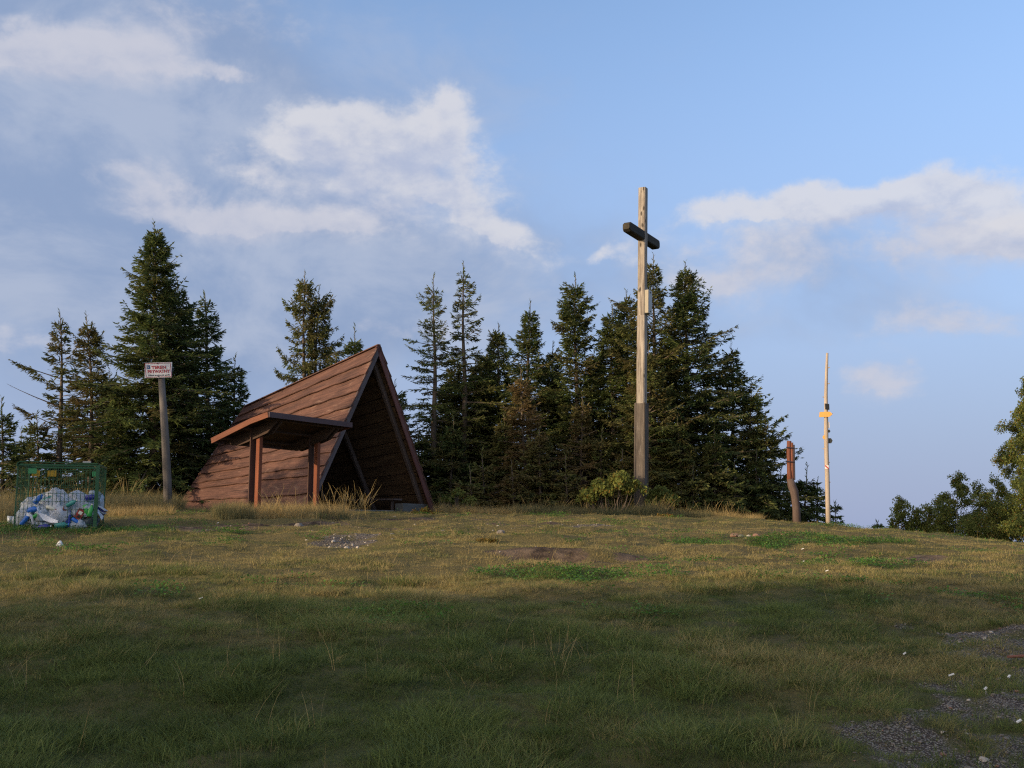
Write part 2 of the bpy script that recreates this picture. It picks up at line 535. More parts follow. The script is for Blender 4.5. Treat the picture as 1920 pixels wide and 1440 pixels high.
plain('plastic_blue', (.03, .16, .55), .35, .5, .2)
plain('plastic_navy', (.03, .04, .28), .35, .5, .25)
plain('plastic_green', (.05, .36, .08), .35, .5, .25)
plain('plastic_teal', (.06, .30, .26), .35, .5, .25)
plain('carton_red', (.30, .03, .025), .5, .4, .15)
plain('label_white', (.70, .68, .55), .5, .3, .1)
plain('paper', (.55, .53, .52), .7, .2, .15)
plain('wood_scrap', (.22, .10, .07), .8, .2, .2)


def bag_mat(name, base, spot, amt):
    def f(t, b, o):
        co = t.n('ShaderNodeTexCoord').outputs['Object']
        n = t.noise(co, 9, 6, .65, .5)
        n2 = t.noise(co, 5.0, 5, .6, .8)
        c = t.mix(t.step(n.outputs[0], .35, .65), tuple(x * .72 for x in base), base)
        c = t.mix(t.step(n2.outputs[0], .60, .70, 0, amt), c, spot)
        cr = t.noise(co, 11, 5, .55, 1.6)
        setb(t, b, c, .34, .5, cr.outputs[0], .5, .03)
        tr = t.n('ShaderNodeBsdfTranslucent'); t.put(tr.inputs[0], c)
        ms = t.n('ShaderNodeMixShader'); ms.inputs[0].default_value = .3
        t.put(ms.inputs[1], b.outputs[0]); t.put(ms.inputs[2], tr.outputs[0]); t.put(o.inputs[0], ms.outputs[0])
    material(name, f)


bag_mat('bag_white', (.84, .87, .92), (.40, .35, .30), .5)
bag_mat('bag_clear', (.66, .73, .80), (.22, .36, .42), .6)
bag_mat('bag_dark', (.12, .15, .17), (.30, .33, .30), .6)
bag_mat('bag_blue', (.05, .10, .52), (.02, .03, .20), .5)


# ------------------------------------------------------------------ mesh helpers
def np_mesh(name, verts, faces, mats, midx=None, tint=None, uvw=None, smooth=False):
    """verts (N,3), faces (M,4) or (M,3)"""
    me = bpy.data.meshes.new(name)
    verts = np.ascontiguousarray(verts, np.float32); faces = np.ascontiguousarray(faces, np.int32)
    k = faces.shape[1]
    me.vertices.add(len(verts)); me.vertices.foreach_set('co', verts.ravel())
    me.loops.add(faces.size); me.loops.foreach_set('vertex_index', faces.ravel())
    me.polygons.add(len(faces))
    me.polygons.foreach_set('loop_start', np.arange(0, faces.size, k, dtype=np.int32))
    if midx is not None:
        me.polygons.foreach_set('material_index', np.ascontiguousarray(midx, np.int32))
    me.update(calc_edges=True)
    me.polygons.foreach_set('use_smooth', np.full(len(faces), smooth, bool))
    for m in mats:
        me.materials.append(MATS[m])
    if tint is not None:
        a = me.attributes.new('tint', 'FLOAT_COLOR', 'POINT')
        a.data.foreach_set('color', np.ascontiguousarray(tint, np.float32).ravel())
    if uvw is not None:
        a = me.attributes.new('uvw', 'FLOAT_VECTOR', 'POINT')
        a.data.foreach_set('vector', np.ascontiguousarray(uvw, np.float32).ravel())
    return me


class MB:
    """collects shapes for ONE mesh"""
    def __init__(self):
        self.v, self.f, self.u, self.mi = [], [], [], []

    def add(self, vs, fs, us=None, mi=0):
        o = len(self.v)
        self.v += [Vector(q) for q in vs]
        self.u += [Vector(q) for q in (us if us is not None else vs)]
        self.f += [[i + o for i in q] for q in fs]
        self.mi += [mi] * len(fs)

    def beam(self, p0, p1, w_, h_, up=(0, 0, 1), ch=None, mi=0, jitter=0.0):
        """chamfered bar from p0 to p1; w_ across, h_ along up"""
        p0, p1 = Vector(p0), Vector(p1)
        d = (p1 - p0); L = d.length; d.normalize()
        up = Vector(up); s = d.cross(up).normalized(); u = s.cross(d).normalized()
        ch = min(w_, h_) * .12 if ch is None else ch
        a, b = w_ / 2, h_ / 2
        prof = [(-a + ch, -b), (a - ch, -b), (a, -b + ch), (a, b - ch), (a - ch, b), (-a + ch, b), (-a, b - ch), (-a, -b + ch)]
        off = Vector((random.uniform(0, 50), random.uniform(0, 9), random.uniform(0, 9)))
        vs, us = [], []
        for q, t in ((p0, 0), (p1, L)):
            for (x, y) in prof:
                vs.append(q + s * x + u * y)
                us.append(Vector((t, x, y)) + off)
        n = 8
        fs = [[i, (i + 1) % n, n + (i + 1) % n, n + i] for i in range(n)]
        fs += [list(range(n))[::-1], [n + i for i in range(n)]]
        self.add(vs, fs, us, mi)
        return self

    def box(self, c, ax, ay, az_, sx, sy, sz, mi=0):
        c, ax, ay, az_ = Vector(c), Vector(ax), Vector(ay), Vector(az_)
        return self.beam(c - ax * sx / 2, c + ax * sx / 2, sy, sz, az_, min(sx, sy, sz) * .08, mi)

    def tube(self, pts, radii, n=8, mi=0, cap=True, rough=0.0):
        pts = [Vector(q) for q in pts]
        off = Vector((random.uniform(0, 50), random.uniform(0, 9), random.uniform(0, 9)))
        rings, us = [], []
        t = 0
        d0 = (pts[1] - pts[0]).normalized()
        ref = Vector((1, 0, 0)) if abs(d0.x) < .8 else Vector((0, 1, 0))
        for i, q in enumerate(pts):
            d = (pts[min(i + 1, len(pts) - 1)] - pts[max(i - 1, 0)]).normalized()
            s = d.cross(ref).normalized(); u = s.cross(d).normalized()
            if i: t += (pts[i] - pts[i - 1]).length
            for k in range(n):
                an = 2 * math.pi * k / n
                r = radii[i] * (1 + rough * random.uniform(-1, 1))
                rings.append(q + s * math.cos(an) * r + u * math.sin(an) * r)
                us.append(Vector((t, math.cos(an) * radii[i], math.sin(an) * radii[i])) + off)
        fs = []
        for i in range(len(pts) - 1):
            for k in range(n):
                fs.append([i * n + k, i * n + (k + 1) % n, (i + 1) * n + (k + 1) % n, (i + 1) * n + k])
        if cap:
            fs.append(list(range(n))[::-1]); fs.append([(len(pts) - 1) * n + k for k in range(n)])
        self.add(rings, fs, us, mi)
        return self

    def grid(self, rows, thick, mi=0, us=None):
        """sheet through rows of points, given thickness along its own normals"""
        nr, nc = len(rows), len(rows[0])
        vs = [Vector(q) for r in rows for q in r]
        nrm = []
        for i in range(nr):
            for j in range(nc):
                a = Vector(rows[min(i + 1, nr - 1)][j]) - Vector(rows[max(i - 1, 0)][j])
                b = Vector(rows[i][min(j + 1, nc - 1)]) - Vector(rows[i][max(j - 1, 0)])
                nrm.append(a.cross(b).normalized())
        bot = [v - n * thick for v, n in zip(vs, nrm)]
        N = nr * nc
        fs = []
        for i in range(nr - 1):
            for j in range(nc - 1):
                q = [i * nc + j, (i + 1) * nc + j, (i + 1) * nc + j + 1, i * nc + j + 1]
                fs.append(q); fs.append([N + k for k in q[::-1]])
        ring = [j for j in range(nc)] + [i * nc + nc - 1 for i in range(1, nr)] + [(nr - 1) * nc + j for j in range(nc - 2, -1, -1)] + [i * nc for i in range(nr - 2, 0, -1)]
        for a, b in zip(ring, ring[1:] + ring[:1]):
            fs.append([a, b, N + b, N + a])
        self.add(vs + bot, fs, (us + us) if us else None, mi)
        return self

    def mesh(self, name, mats, base=Vector((0, 0, 0)), smooth=False):
        me = bpy.data.meshes.new(name)
        me.from_pydata([v - base for v in self.v], [], self.f)
        a = me.attributes.new('uvw', 'FLOAT_VECTOR', 'POINT')
        a.data.foreach_set('vector', np.array([tuple(q) for q in self.u], np.float32).ravel())
        for m in ([mats] if isinstance(mats, str) else mats):
            me.materials.append(MATS[m])
        me.polygons.foreach_set('material_index', self.mi)
        if smooth:
            me.polygons.foreach_set('use_smooth', [True] * len(me.polygons))
        bm = bmesh.new(); bm.from_mesh(me); bmesh.ops.recalc_face_normals(bm, faces=bm.faces); bm.to_mesh(me); bm.free()
        me.update()
        return me


BASE = {}


def link(name, me, parent=None, loc=(0, 0, 0)):
    o = bpy.data.objects.new(name, me)
    COL.objects.link(o)
    o.location = loc
    if parent is not None:
        o.parent = parent
        BASE[o.name] = BASE.get(parent.name, Vector((0, 0, 0)))
    else:
        BASE[o.name] = Vector(loc)
    return o


def tag(o, label, cat, group=None):
    o['label'] = label; o['category'] = cat
    if group: o['group'] = group
    return o


def thing(name, label, cat, loc, group=None):
    return tag(link(name, None, None, loc), label, cat, group)


def part(name, mb, mat, parent, smooth=False, label=None, kind=None):
    o = link(name, mb.mesh(name, mat, BASE[parent.name], smooth), parent)
    if label: o['label'] = label
    if kind: o['kind'] = kind
    return o


def single(name, mb, mat, label, cat, loc, group=None, smooth=False):
    return tag(link(name, mb.mesh(name, mat, Vector(loc), smooth), None, loc), label, cat, group)


# ------------------------------------------------------------------ ground
def axis(pts):
    out = []
    for (a, b, st) in pts:
        out += list(np.arange(a, b, st))
    return np.array(sorted(set(np.round(out, 4))))


gx = axis([(-4000, -400, 400), (-400, -80, 40), (-80, -30, 5), (-30, -18, 1), (-18, 20, .125), (20, 34, 1), (34, 80, 6), (80, 400, 40), (400, 4001, 400)])
gy = axis([(-2000, -200, 300), (-200, -40, 20), (-40, 3, 2), (3, 12, .09), (12, 40, .13), (40, 60, 1), (60, 200, 10), (200, 600, 50), (600, 7001, 400)])
GX, GY = np.meshgrid(gx, gy)
fx_, fy_ = GX.ravel(), GY.ravel()
gz = zg(fx_, fy_)
nxg, nyg = len(gx), len(gy)
ii = np.arange(nxg * nyg).reshape(nyg, nxg)
gf = np.stack([ii[:-1, :-1].ravel(), ii[:-1, 1:].ravel(), ii[1:, 1:].ravel(), ii[1:, :-1].ravel()], 1)
gme = np_mesh('ground', np.stack([fx_, fy_, gz], 1), gf, ['ground'], smooth=True)
dry_, dirt_, grav_, clov_ = fields(fx_, fy_)
ca = gme.attributes.new('mask', 'FLOAT_COLOR', 'POINT')
ca.data.foreach_set('color', np.stack([dry_, dirt_, grav_, np.ones_like(dry_)], 1).astype(np.float32).ravel())
fa_ = gme.attributes.new('far', 'FLOAT', 'POINT')
fa_.data.foreach_set('value', sstep(np.hypot(fx_, fy_ - 15), 40, 70).astype(np.float32))
ground = link('ground', gme)
ground['kind'] = 'structure'


# ------------------------------------------------------------------ the A-frame hut
def build_hut():
    zf = 1.92
    HF, HR, WF, WR, L = 6.9 - zf, 5.40 - zf, 2.98, 2.70, 5.38
    base = Vector((HUT_C.x, HUT_C.y, zf))
    root = thing('hut', 'brown open-fronted triangular wooden hut whose boarded roof reaches the grass', 'hut', base)

    def pt(side, t, b, out=0.0):
        """side -1 left, +1 right; t 0 at the ridge, 1 at the ground; b 0 front, 1 back; out = metres above the roof plane"""
        W = WF + (WR - WF) * b; H = HF + (HR - HF) * b
        q = base + HUT_B * (L * b) + HUT_E * (side * W * t) + Vector((0, 0, H * (1 - t)))
        n = (HUT_E * (side * H) + Vector((0, 0, W))).normalized()
        return q + n * out

    ts = [-.004, .10, .18, .29, .39, .485, .575, .66, .735, .79, .90, 1.0]
    NB = 26
    rr = random.Random(3)
    for side in (-1, 1):
        for k in range(len(ts) - 1):
            t0, t1 = ts[k] - (.02 if k else 0), ts[k + 1] + .004
            rows, us = [], []
            ph = rr.uniform(0, 9)
            o0 = rr.uniform(0, 30)
            wob = [.003 * math.sin(j * .35 + ph) + .002 * math.sin(j * 1.3 + 2 * ph) + rr.uniform(-.0035, .0035) for j in range(NB + 1)]
            for i, (tt, lift) in enumerate(((t0, .012), (t0 + (t1 - t0) * .5, .040), (t1, .078))):
                row = []
                for j in range(NB + 1):
                    b = -.012 + 1.024 * j / NB
                    t = tt + (wob[j] if i == 2 else (wob[j] * .3 if i == 1 else 0))
                    li = lift + (.010 * math.sin(j * .9 + ph * 3) if i == 2 else 0) + (.006 * math.sin(j * .7 + ph) if i == 1 else 0)
                    row.append(pt(side, t, b, li))
                    us.append(Vector((b * L + o0, (t - t0) * 4.8 + k * 3.3, side * 5)))
                rows.append(row)
            if side > 0:
                rows = rows[::-1]
                us = [u for blk in [us[2 * (NB + 1):], us[NB + 1:2 * (NB + 1)], us[:NB + 1]] for u in blk]
            m = MB().grid(rows, .030, 0, us)
            part('roof_board', m, 'roof_board', root)
        # inner lining of boards, seen from the open front
        for k in range(15):
            t0, t1 = k / 15, (k + 1) / 15 - .006
            lift = -.012 - .006 * (k % 2)
            q = [pt(side, t0, .02, lift), pt(side, t0, .985, lift), pt(side, t1, .985, lift), pt(side, t1, .02, lift)]
            rows = [[q[0], q[1]], [q[3], q[2]]]
            o0 = rr.uniform(0, 30)
            us = [Vector((o0, k, side)), Vector((o0 + L, k, side)), Vector((o0, k + .3, side)), Vector((o0 + L, k + .3, side))]
            part('lining_board', MB().grid(rows, .014 * (1 if side < 0 else -1), 0, us), 'inner_board', root)
        # rafters inside
        for b in (.045, .40, .74, .965):
            p0, p1 = pt(side, .03, b, -.10), pt(side, 1.0, b, -.10)
            part('rafter', MB().beam(p0, p1, .11, .14, pt(side, .5, b, 1) - pt(side, .5, b, 0)), 'rafter', root)
        # barge boards on the front edge
        up = pt(side, .5, 0, 1) - pt(side, .5, 0, 0)
        fr = -HUT_B * .03
        mat = 'barge_grey' if side < 0 else 'barge_red'
        p0, p1 = pt(side, -.012, 0, -.02) + fr, pt(side, 1.0, 0, -.02) + fr
        part('barge_board', MB().beam(p0, p1, .035, .19 if side < 0 else .23, up), mat, root, label='greyed board along the left front edge' if side < 0 else 'reddish board along the right front edge')
        part('rear_barge_board', MB().beam(pt(side, -.01, 1, -.02) + HUT_B * .08, pt(side, 1.0, 1, -.02) + HUT_B * .08, .035, .17, up), 'barge_red', root)
    # ridge cap
    part('ridge_board', MB().beam(pt(-1, 0, -.01, .055) + Vector((0, 0, .03)), pt(-1, 0, 1.01, .055) + Vector((0, 0, .03)), .10, .03), 'roof_board', root)
    # back wall of upright boards
    nb = 16
    for i in range(nb):
        a0 = -1 + 2 * i / nb; a1 = -1 + 2 * (i + 1) / nb - .012
        z0, z1 = HR * (1 - abs(a0)), HR * (1 - abs(a1))
        o = base + HUT_B * (L * .985)
        v = [o + HUT_E * WR * a0, o + HUT_E * WR * a1, o + HUT_E * WR * a1 + Vector((0, 0, max(z1 - .05, .02))), o + HUT_E * WR * a0 + Vector((0, 0, max(z0 - .05, .02)))]
        v += [q + HUT_B * .03 for q in v]
        mb = MB(); mb.add(v, [[0, 1, 2, 3], [7, 6, 5, 4], [0, 4, 5, 1], [1, 5, 6, 2], [2, 6, 7, 3], [3, 7, 4, 0]], [Vector((q.z + i, q.x * 3, q.y)) for q in v])
        part('wall_board', mb, 'inner_board', root)
    # concrete footings, sill and bench
    e, bk, zv = HUT_E, HUT_B, Vector((0, 0, 1))
    part('foundation', MB().box(base + e * (WF - .75) + bk * .25 + zv * .12, e, bk, zv, 1.5, .30, .46), 'concrete', root)
    part('door_sill', MB().box(base - e * .45 + bk * .22 + zv * .0, e, bk, zv, 3.0, .24, .26), 'concrete', root)
    part('bench_plank', MB().beam(base + e * 1.75 + bk * .5 + zv * .48, base + e * 1.65 + bk * 4.9 + zv * .48, .42, .05), 'rafter', root)
    for b in (.7, 2.6, 4.6):
        part('bench_leg', MB().beam(base + e * 1.72 + bk * b - zv * .12, base + e * 1.72 + bk * b + zv * .455, .09, .09, (1, 0, 0)), 'rafter', root)
    fl = MB().box(base + bk * 2.75 - zv * .16, e, bk, zv, 5.4, 4.9, .3)
    part('floor_slab', fl, 'concrete', root)


build_hut()


# ------------------------------------------------------------------ the lean-to canopy on two posts
def build_canopy():
    e, bk, zv = HUT_E, HUT_B, Vector((0, 0, 1))
    N = P(505, 774, 23.0)
    w_, dpt = 2.82, 1.80
    drop = .52
    Rr = N + e * w_
    gz0 = zgs(N.x + 1, N.y + 1)
    mid = N + e * w_ * .5 + bk * dpt * .5
    root = thing('canopy', 'small brown canopy on two posts with a roof sloping back in front of the hut', 'canopy', (mid.x, mid.y, zgs(mid.x, mid.y)))
    sl = (bk * dpt - zv * drop)
    sd = sl.normalized(); nrm = e.cross(sd).normalized()
    if nrm.z < 0: nrm = -nrm
    # roof: boards running down the slope, with a slight kink one third down
    nb = 12
    for i in range(nb):
        a0, a1 = w_ * i / nb, w_ * (i + 1) / nb - .006
        rows = []
        for f_, dz in ((0, 0), (.3, .035), (.65, .02), (1, 0)):
            c = N + sl * f_ + zv * dz
            rows.append([c + e * a0, c + e * a1])
        us = [Vector((f_ * 2 + i * 3.1, a * 1, 0)) for f_ in (0, .3, .65, 1) for a in (a0, a1)]
        part('roof_board', MB().grid(rows, .03 if nrm.z > 0 else -.03, 0, us), 'canopy_wood', root)
    # sheet on top, fascias round the edge
    rows = []
    for f_, dz in ((-.01, .012), (.3, .047), (.65, .032), (1.01, .012)):
        c = N + sl * f_ + zv * dz
        rows.append([c - e * .02, c + e * (w_ + .02)])
    part('roof_sheet', MB().grid(rows, -.006), 'box_grey', root)
    dn = -zv * .045
    part('front_fascia', MB().beam(N + dn - bk * .035 - e * .04, Rr + dn - bk * .035 + e * .04, .03, .125), 'fascia', root)
    part('back_fascia', MB().beam(N + sl + dn + bk * .035, Rr + sl + dn + bk * .035, .03, .11), 'fascia', root)
    for s_, o in ((-1, N), (1, Rr)):
        k1 = o + sl * .30 + zv * .035
        q = e * (.035 * s_)
        mb = MB().beam(o + q + dn, k1 + q + dn, .03, .13)
        mb.beam(k1 + q + dn, o + sl + q + dn, .03, .13)
        part('side_fascia', mb, 'fascia_rust', root)
    # posts, each a square timber and a wide plank behind it, with a stepped bracket on top
    for f_ in (.17, .88):
        c = N + e * (w_ * f_) + sl * .42
        g = zgs(c.x, c.y) - .15
        top = c.z - .06
        b0 = Vector((c.x, c.y, g)); b1 = Vector((c.x, c.y, top))
        p = part('post', MB().beam(b0, b1, .11, .115, bk, .008), 'post_red', root)
        off = bk * .155 - e * .055
        part('plank', MB().beam(b0 + off, b1 + off, .185, .03, bk, .004), 'post_brown', p)
        # bracket along the slope under the roof with a stepped end
        ax = sd; dnv = -nrm
        prof = [(-.80, 0), (.98, 0), (.98, .09), (.86, .10), (.80, .165), (.69, .175), (.60, .235), (.30, .25), (-.45, .25), (-.66, .15), (-.80, .10)]
        cc = N + e * (w_ * f_) + sl * .5 - nrm * .032
        for so in (-.085, .085):
            vs = [cc + ax * x * .93 + dnv * y + e * (so + t) for t in (-.022, .022) for (x, y) in prof]
            n = len(prof)
            fs = [list(range(n)), [n + i for i in range(n)][::-1]] + [[i, n + i, n + (i + 1) % n, (i + 1) % n] for i in range(n)]
            mb = MB(); mb.add(vs, fs, [Vector((x * 1, y, t)) for t in (0, .04) for (x, y) in prof])
            part('bracket', mb, 'canopy_wood', root)
    for f_ in (.12, .5, .88):
        c = N + sl * f_ - nrm * .055
        part('purlin', MB().beam(c + e * .05, c + e * (w_ - .05), .07, .05, nrm), 'canopy_wood', root)


build_canopy()


# ------------------------------------------------------------------ wooden cross
def build_cross():
    n1 = Vector((-.494, -.87, 0)).normalized()      # the way the lit narrow side looks
    n2 = Vector((.87, -.494, 0)).normalized()
    Y = 32.0
    foot, top = P(1201, 950, Y), P(1205.8, 353, Y)
    g = zgs(foot.x, foot.y)
    foot.z = g
    root = thing('cross', 'tall weathered wooden cross with a dark crossbeam standing on the hilltop', 'cross', foot)
    d = (top - foot).normalized()
    part('upright', MB().beam(foot - d * .3, top, .25, .235, n1, .025), 'cross_wood', root)
    part('lower_upright', MB().beam(foot - d * .28, foot + d * (P(1204, 592, Y).z - foot.z), .275, .26, n1, .028), 'cross_wood', root, label='slightly thicker lower half of the upright')
    c = P(1203.5, 443, Y)
    # tarred crossbeam with chamfered ends
    L = 1.30
    prof = lambda a, b, k: [(-a + k, -b), (a - k, -b), (a, -b + k), (a, b - k), (a - k, b), (-a + k, b), (-a, b - k), (-a, -b + k)]
    vs, us = [], []
    for (t, sc_) in ((-L, .62), (-L + .11, 1.0), (L - .11, 1.0), (L, .62)):
        for (x, y) in prof(.140 * (1 if sc_ == 1 else .8), .150 * (1 if sc_ == 1 else .62), .03):
            vs.append(c + n1 * t + n2 * x + d * y); us.append(Vector((t, x, y)))
    fs = []
    for i in range(3):
        fs += [[i * 8 + k, i * 8 + (k + 1) % 8, (i + 1) * 8 + (k + 1) % 8, (i + 1) * 8 + k] for k in range(8)]
    fs += [list(range(8)), [24 + k for k in range(8)]]
    mb = MB(); mb.add(vs, fs, us)
    part('crossbeam', mb, 'tarred_wood', root, label='black tarred crossbeam with chamfered ends')
    # boards nailed round the foot
    ztop = P(1200, 757, Y).z
    for (n, s_) in ((n1, n2), (-n1, n2), (n2, n1), (-n2, n1)):
        wd = .245 if n in (n1, -n1) else .24
        hw = .146 if abs(n.dot(n1)) > .5 else .154
        b0 = foot + n * hw - Vector((0, 0, .1)) + d * .12
        b1 = foot + d * (ztop - foot.z) + n * hw
        part('cladding_board', MB().beam(b0, b1, .262 if abs(n.dot(n1)) > .5 else .24, .026, n, .003), 'cladding_wood', root)
        for q in (-1, 1):
            o_ = s_ * (.140 * q)
            part('corner_strip', MB().beam(b0 + o_ + n * .012, b1 + o_ + n * .012 + d * .02, .034, .036, n, .004), 'cladding_wood', root)
    # grey box on the right hand side
    cb = P(1213, 567, Y) + n2 * .03
    bx = part('electric_box', MB().box(cb + n2 * .02, d, n1, n2, .76, .30, .14), 'box_grey', root)
    part('box_edge', MB().box(cb + n2 * .02 + n1 * .158, d, n2, n1, .74, .13, .02), 'box_cream', bx)
    for q in (-.31, .31):
        part('bolt', MB().box(cb + n2 * .095 + d * q, d, n1, n2, .04, .05, .02), 'dark_iron', bx)


build_cross()


# ------------------------------------------------------------------ trail signpost and carved trunk
def poly_plate(mb, c, ax, up, nrm, pts, th, mi=0):
    n = len(pts)
    vs = [c + ax * x + up * y + nrm * t for t in (-th / 2, th / 2) for (x, y) in pts]
    fs = [list(range(n))[::-1], [n + i for i in range(n)]] + [[i, (i + 1) % n, n + (i + 1) % n, n + i] for i in range(n)]
    mb.add(vs, fs, [Vector((x, y, t)) for t in (0, th) for (x, y) in pts], mi)
    return mb


def build_signpost():
    Y = 34.0
    pxs = [(1552.5, 980), (1552, 930), (1551, 890), (1549.5, 850), (1549, 810), (1549, 775), (1548.5, 740), (1549.5, 700), (1551, 662)]
    pts = [P(a, b, Y) for a, b in pxs]
    foot = pts[0].copy(); foot.z = zgs(foot.x, foot.y)
    pts[0] = foot - Vector((0, 0, .3))
    root = thing('trail_signpost', 'tall thin debarked pole with yellow trail arrow against the sky', 'signpost', foot)
    rad = [.082, .078, .078, .074, .070, .064, .058, .050, .040]
    part('pole', MB().tube(pts, rad, 9, rough=.06), 'trail_pole_wood', root, True)
    z = Vector((0, 0, 1))
    fwd = Vector((-.35, -.94, 0)).normalized()
    ax = Vector((.94, -.35, 0)).normalized()
    arrow = lambda l, h, t: [(-l, -h), (l - t, -h), (l, 0), (l - t, h), (-l, h)]
    ar = part('arrow_board', poly_plate(MB(), P(1549, 777.5, Y) + fwd * .09, ax, (z + ax * .14).normalized(), fwd, arrow(.215, .088, .10), .03), 'sign_yellow', root, label='bright yellow arrow board pointing right')
    part('arrow_tip', poly_plate(MB(), P(1556.6, 777, Y) + fwd * .108, ax, z, fwd, [(-.02, -.075), (.03, -.06), (.085, .0), (.075, .03)], .006), 'sign_dark', ar)
    part('name_board', poly_plate(MB(), P(1551, 763, Y) + fwd * .08, Vector((.8, .6, 0)), z, Vector((.6, -.8, 0)), [(-.11, -.10), (.11, -.10), (.11, .10), (-.11, .10)], .025), 'sign_brown', root)
    part('pointer_board', poly_plate(MB(), P(1557, 826.5, Y) + fwd * .02, ax, z, fwd, arrow(.075, .085, .05), .025), 'sign_dark', root)
    part('pointer_board', poly_plate(MB(), P(1554, 808.5, Y) + fwd * .02, ax, z, fwd, [(.055 * math.cos(k * math.pi / 3), .055 * math.sin(k * math.pi / 3)) for k in range(6)], .025), 'sign_dark', root)
    part('name_board', poly_plate(MB(), P(1552.5, 797, Y) + fwd * .02, ax, z, fwd, [(-.04, -.10), (.05, -.10), (.05, .10), (-.04, .10)], .02), 'paper', root)
    part('pointer_board', poly_plate(MB(), P(1545.5, 820, Y) + fwd * .03, ax, z, fwd, [(.055 * math.cos(k * math.pi / 4), .07 * math.sin(k * math.pi / 4)) for k in range(8)], .02), 'sign_yellow', root)
    mk = part('trail_mark', poly_plate(MB(), P(1550.5, 876, Y) + fwd * .085, ax, z, fwd, [(-.06, -.06), (.06, -.06), (.06, .06), (-.06, .06)], .012), 'litter_white', root)
    part('stripe', poly_plate(MB(), P(1550.5, 876, Y) + fwd * .095, ax, z, fwd, [(-.06, .035), (-.06, .06), (-.03, .06), (.06, -.035), (.06, -.06), (.035, -.06)], .006), 'marker_red', mk)
    for (a, b, s_) in ((1550.5, 868, 1), (1548, 842, -1), (1551.5, 905, 1), (1550, 720, 1), (1548, 745, -1), (1552.5, 940, -1), (1550.5, 690, 1)):
        c = P(a, b, Y)
        part('branch_stub', MB().tube([c, c + ax * .10 * s_ - fwd * 0 + z * .02], [.022, .012], 6), 'trail_pole_wood', root)


def build_carved():
    Y = 33.6
    pxs = [(1494, 978), (1493, 955), (1491, 935), (1488.5, 921), (1485, 911), (1481.5, 898), (1480, 880), (1479.2, 850), (1479.6, 827)]
    pts = [P(a, b, Y) for a, b in pxs]
    foot = pts[0].copy(); foot.z = zgs(foot.x, foot.y)
    pts[0] = foot - Vector((0, 0, .25))
    root = thing('carved_trunk', 'bent split tree trunk stripped to red wood at the spruce edge', 'tree trunk', foot)
    part('trunk', MB().tube(pts[:6], [.145, .130, .130, .140, .135, .120], 10, rough=.10), 'old_trunk', root, True)
    part('stripped_top', MB().tube([pts[5] - Vector((0, 0, .06))] + pts[6:], [.100, .080, .074, .070], 10, rough=.07), 'carved_wood', root, True, label='stripped reddish upper trunk')
    a, b = P(1485.6, 906, Y), P(1484.2, 830, Y)
    part('split_slab', MB().beam(a, b, .085, .13, (0, 1, 0), .02), 'carved_wood', root)
    a, b = P(1489.8, 900, Y - .05), P(1488.6, 834, Y - .05)
    part('iron_bar', MB().beam(a, b, .045, .05, (0, 1, 0)), 'dark_iron', root)
    for (px, py) in ((1479, 839), (1477.5, 865)):
        c = P(px, py, Y - .05)
        part('peg', MB().tube([c - Vector((.09, .04, 0)), c + Vector((.19, -.03, -.03))], [.025, .02], 6), 'dark_iron', root)


build_signpost()
build_carved()


# ------------------------------------------------------------------ the sign on its leaning pole
def text_mesh(name, body, size, bold=.0):
    cu = bpy.data.curves.new(name, 'FONT')
    cu.body = body
    cu.size = size
    cu.offset = bold
    cu.extrude = .002
    cu.resolution_u = 3
    cu.align_x = 'LEFT'
    tmp = bpy.data.objects.new(name + '_tmp', cu)
    COL.objects.link(tmp)
    dg = bpy.context.evaluated_depsgraph_get()
    me = bpy.data.meshes.new_from_object(tmp.evaluated_get(dg))
    bpy.data.objects.remove(tmp)
    return me


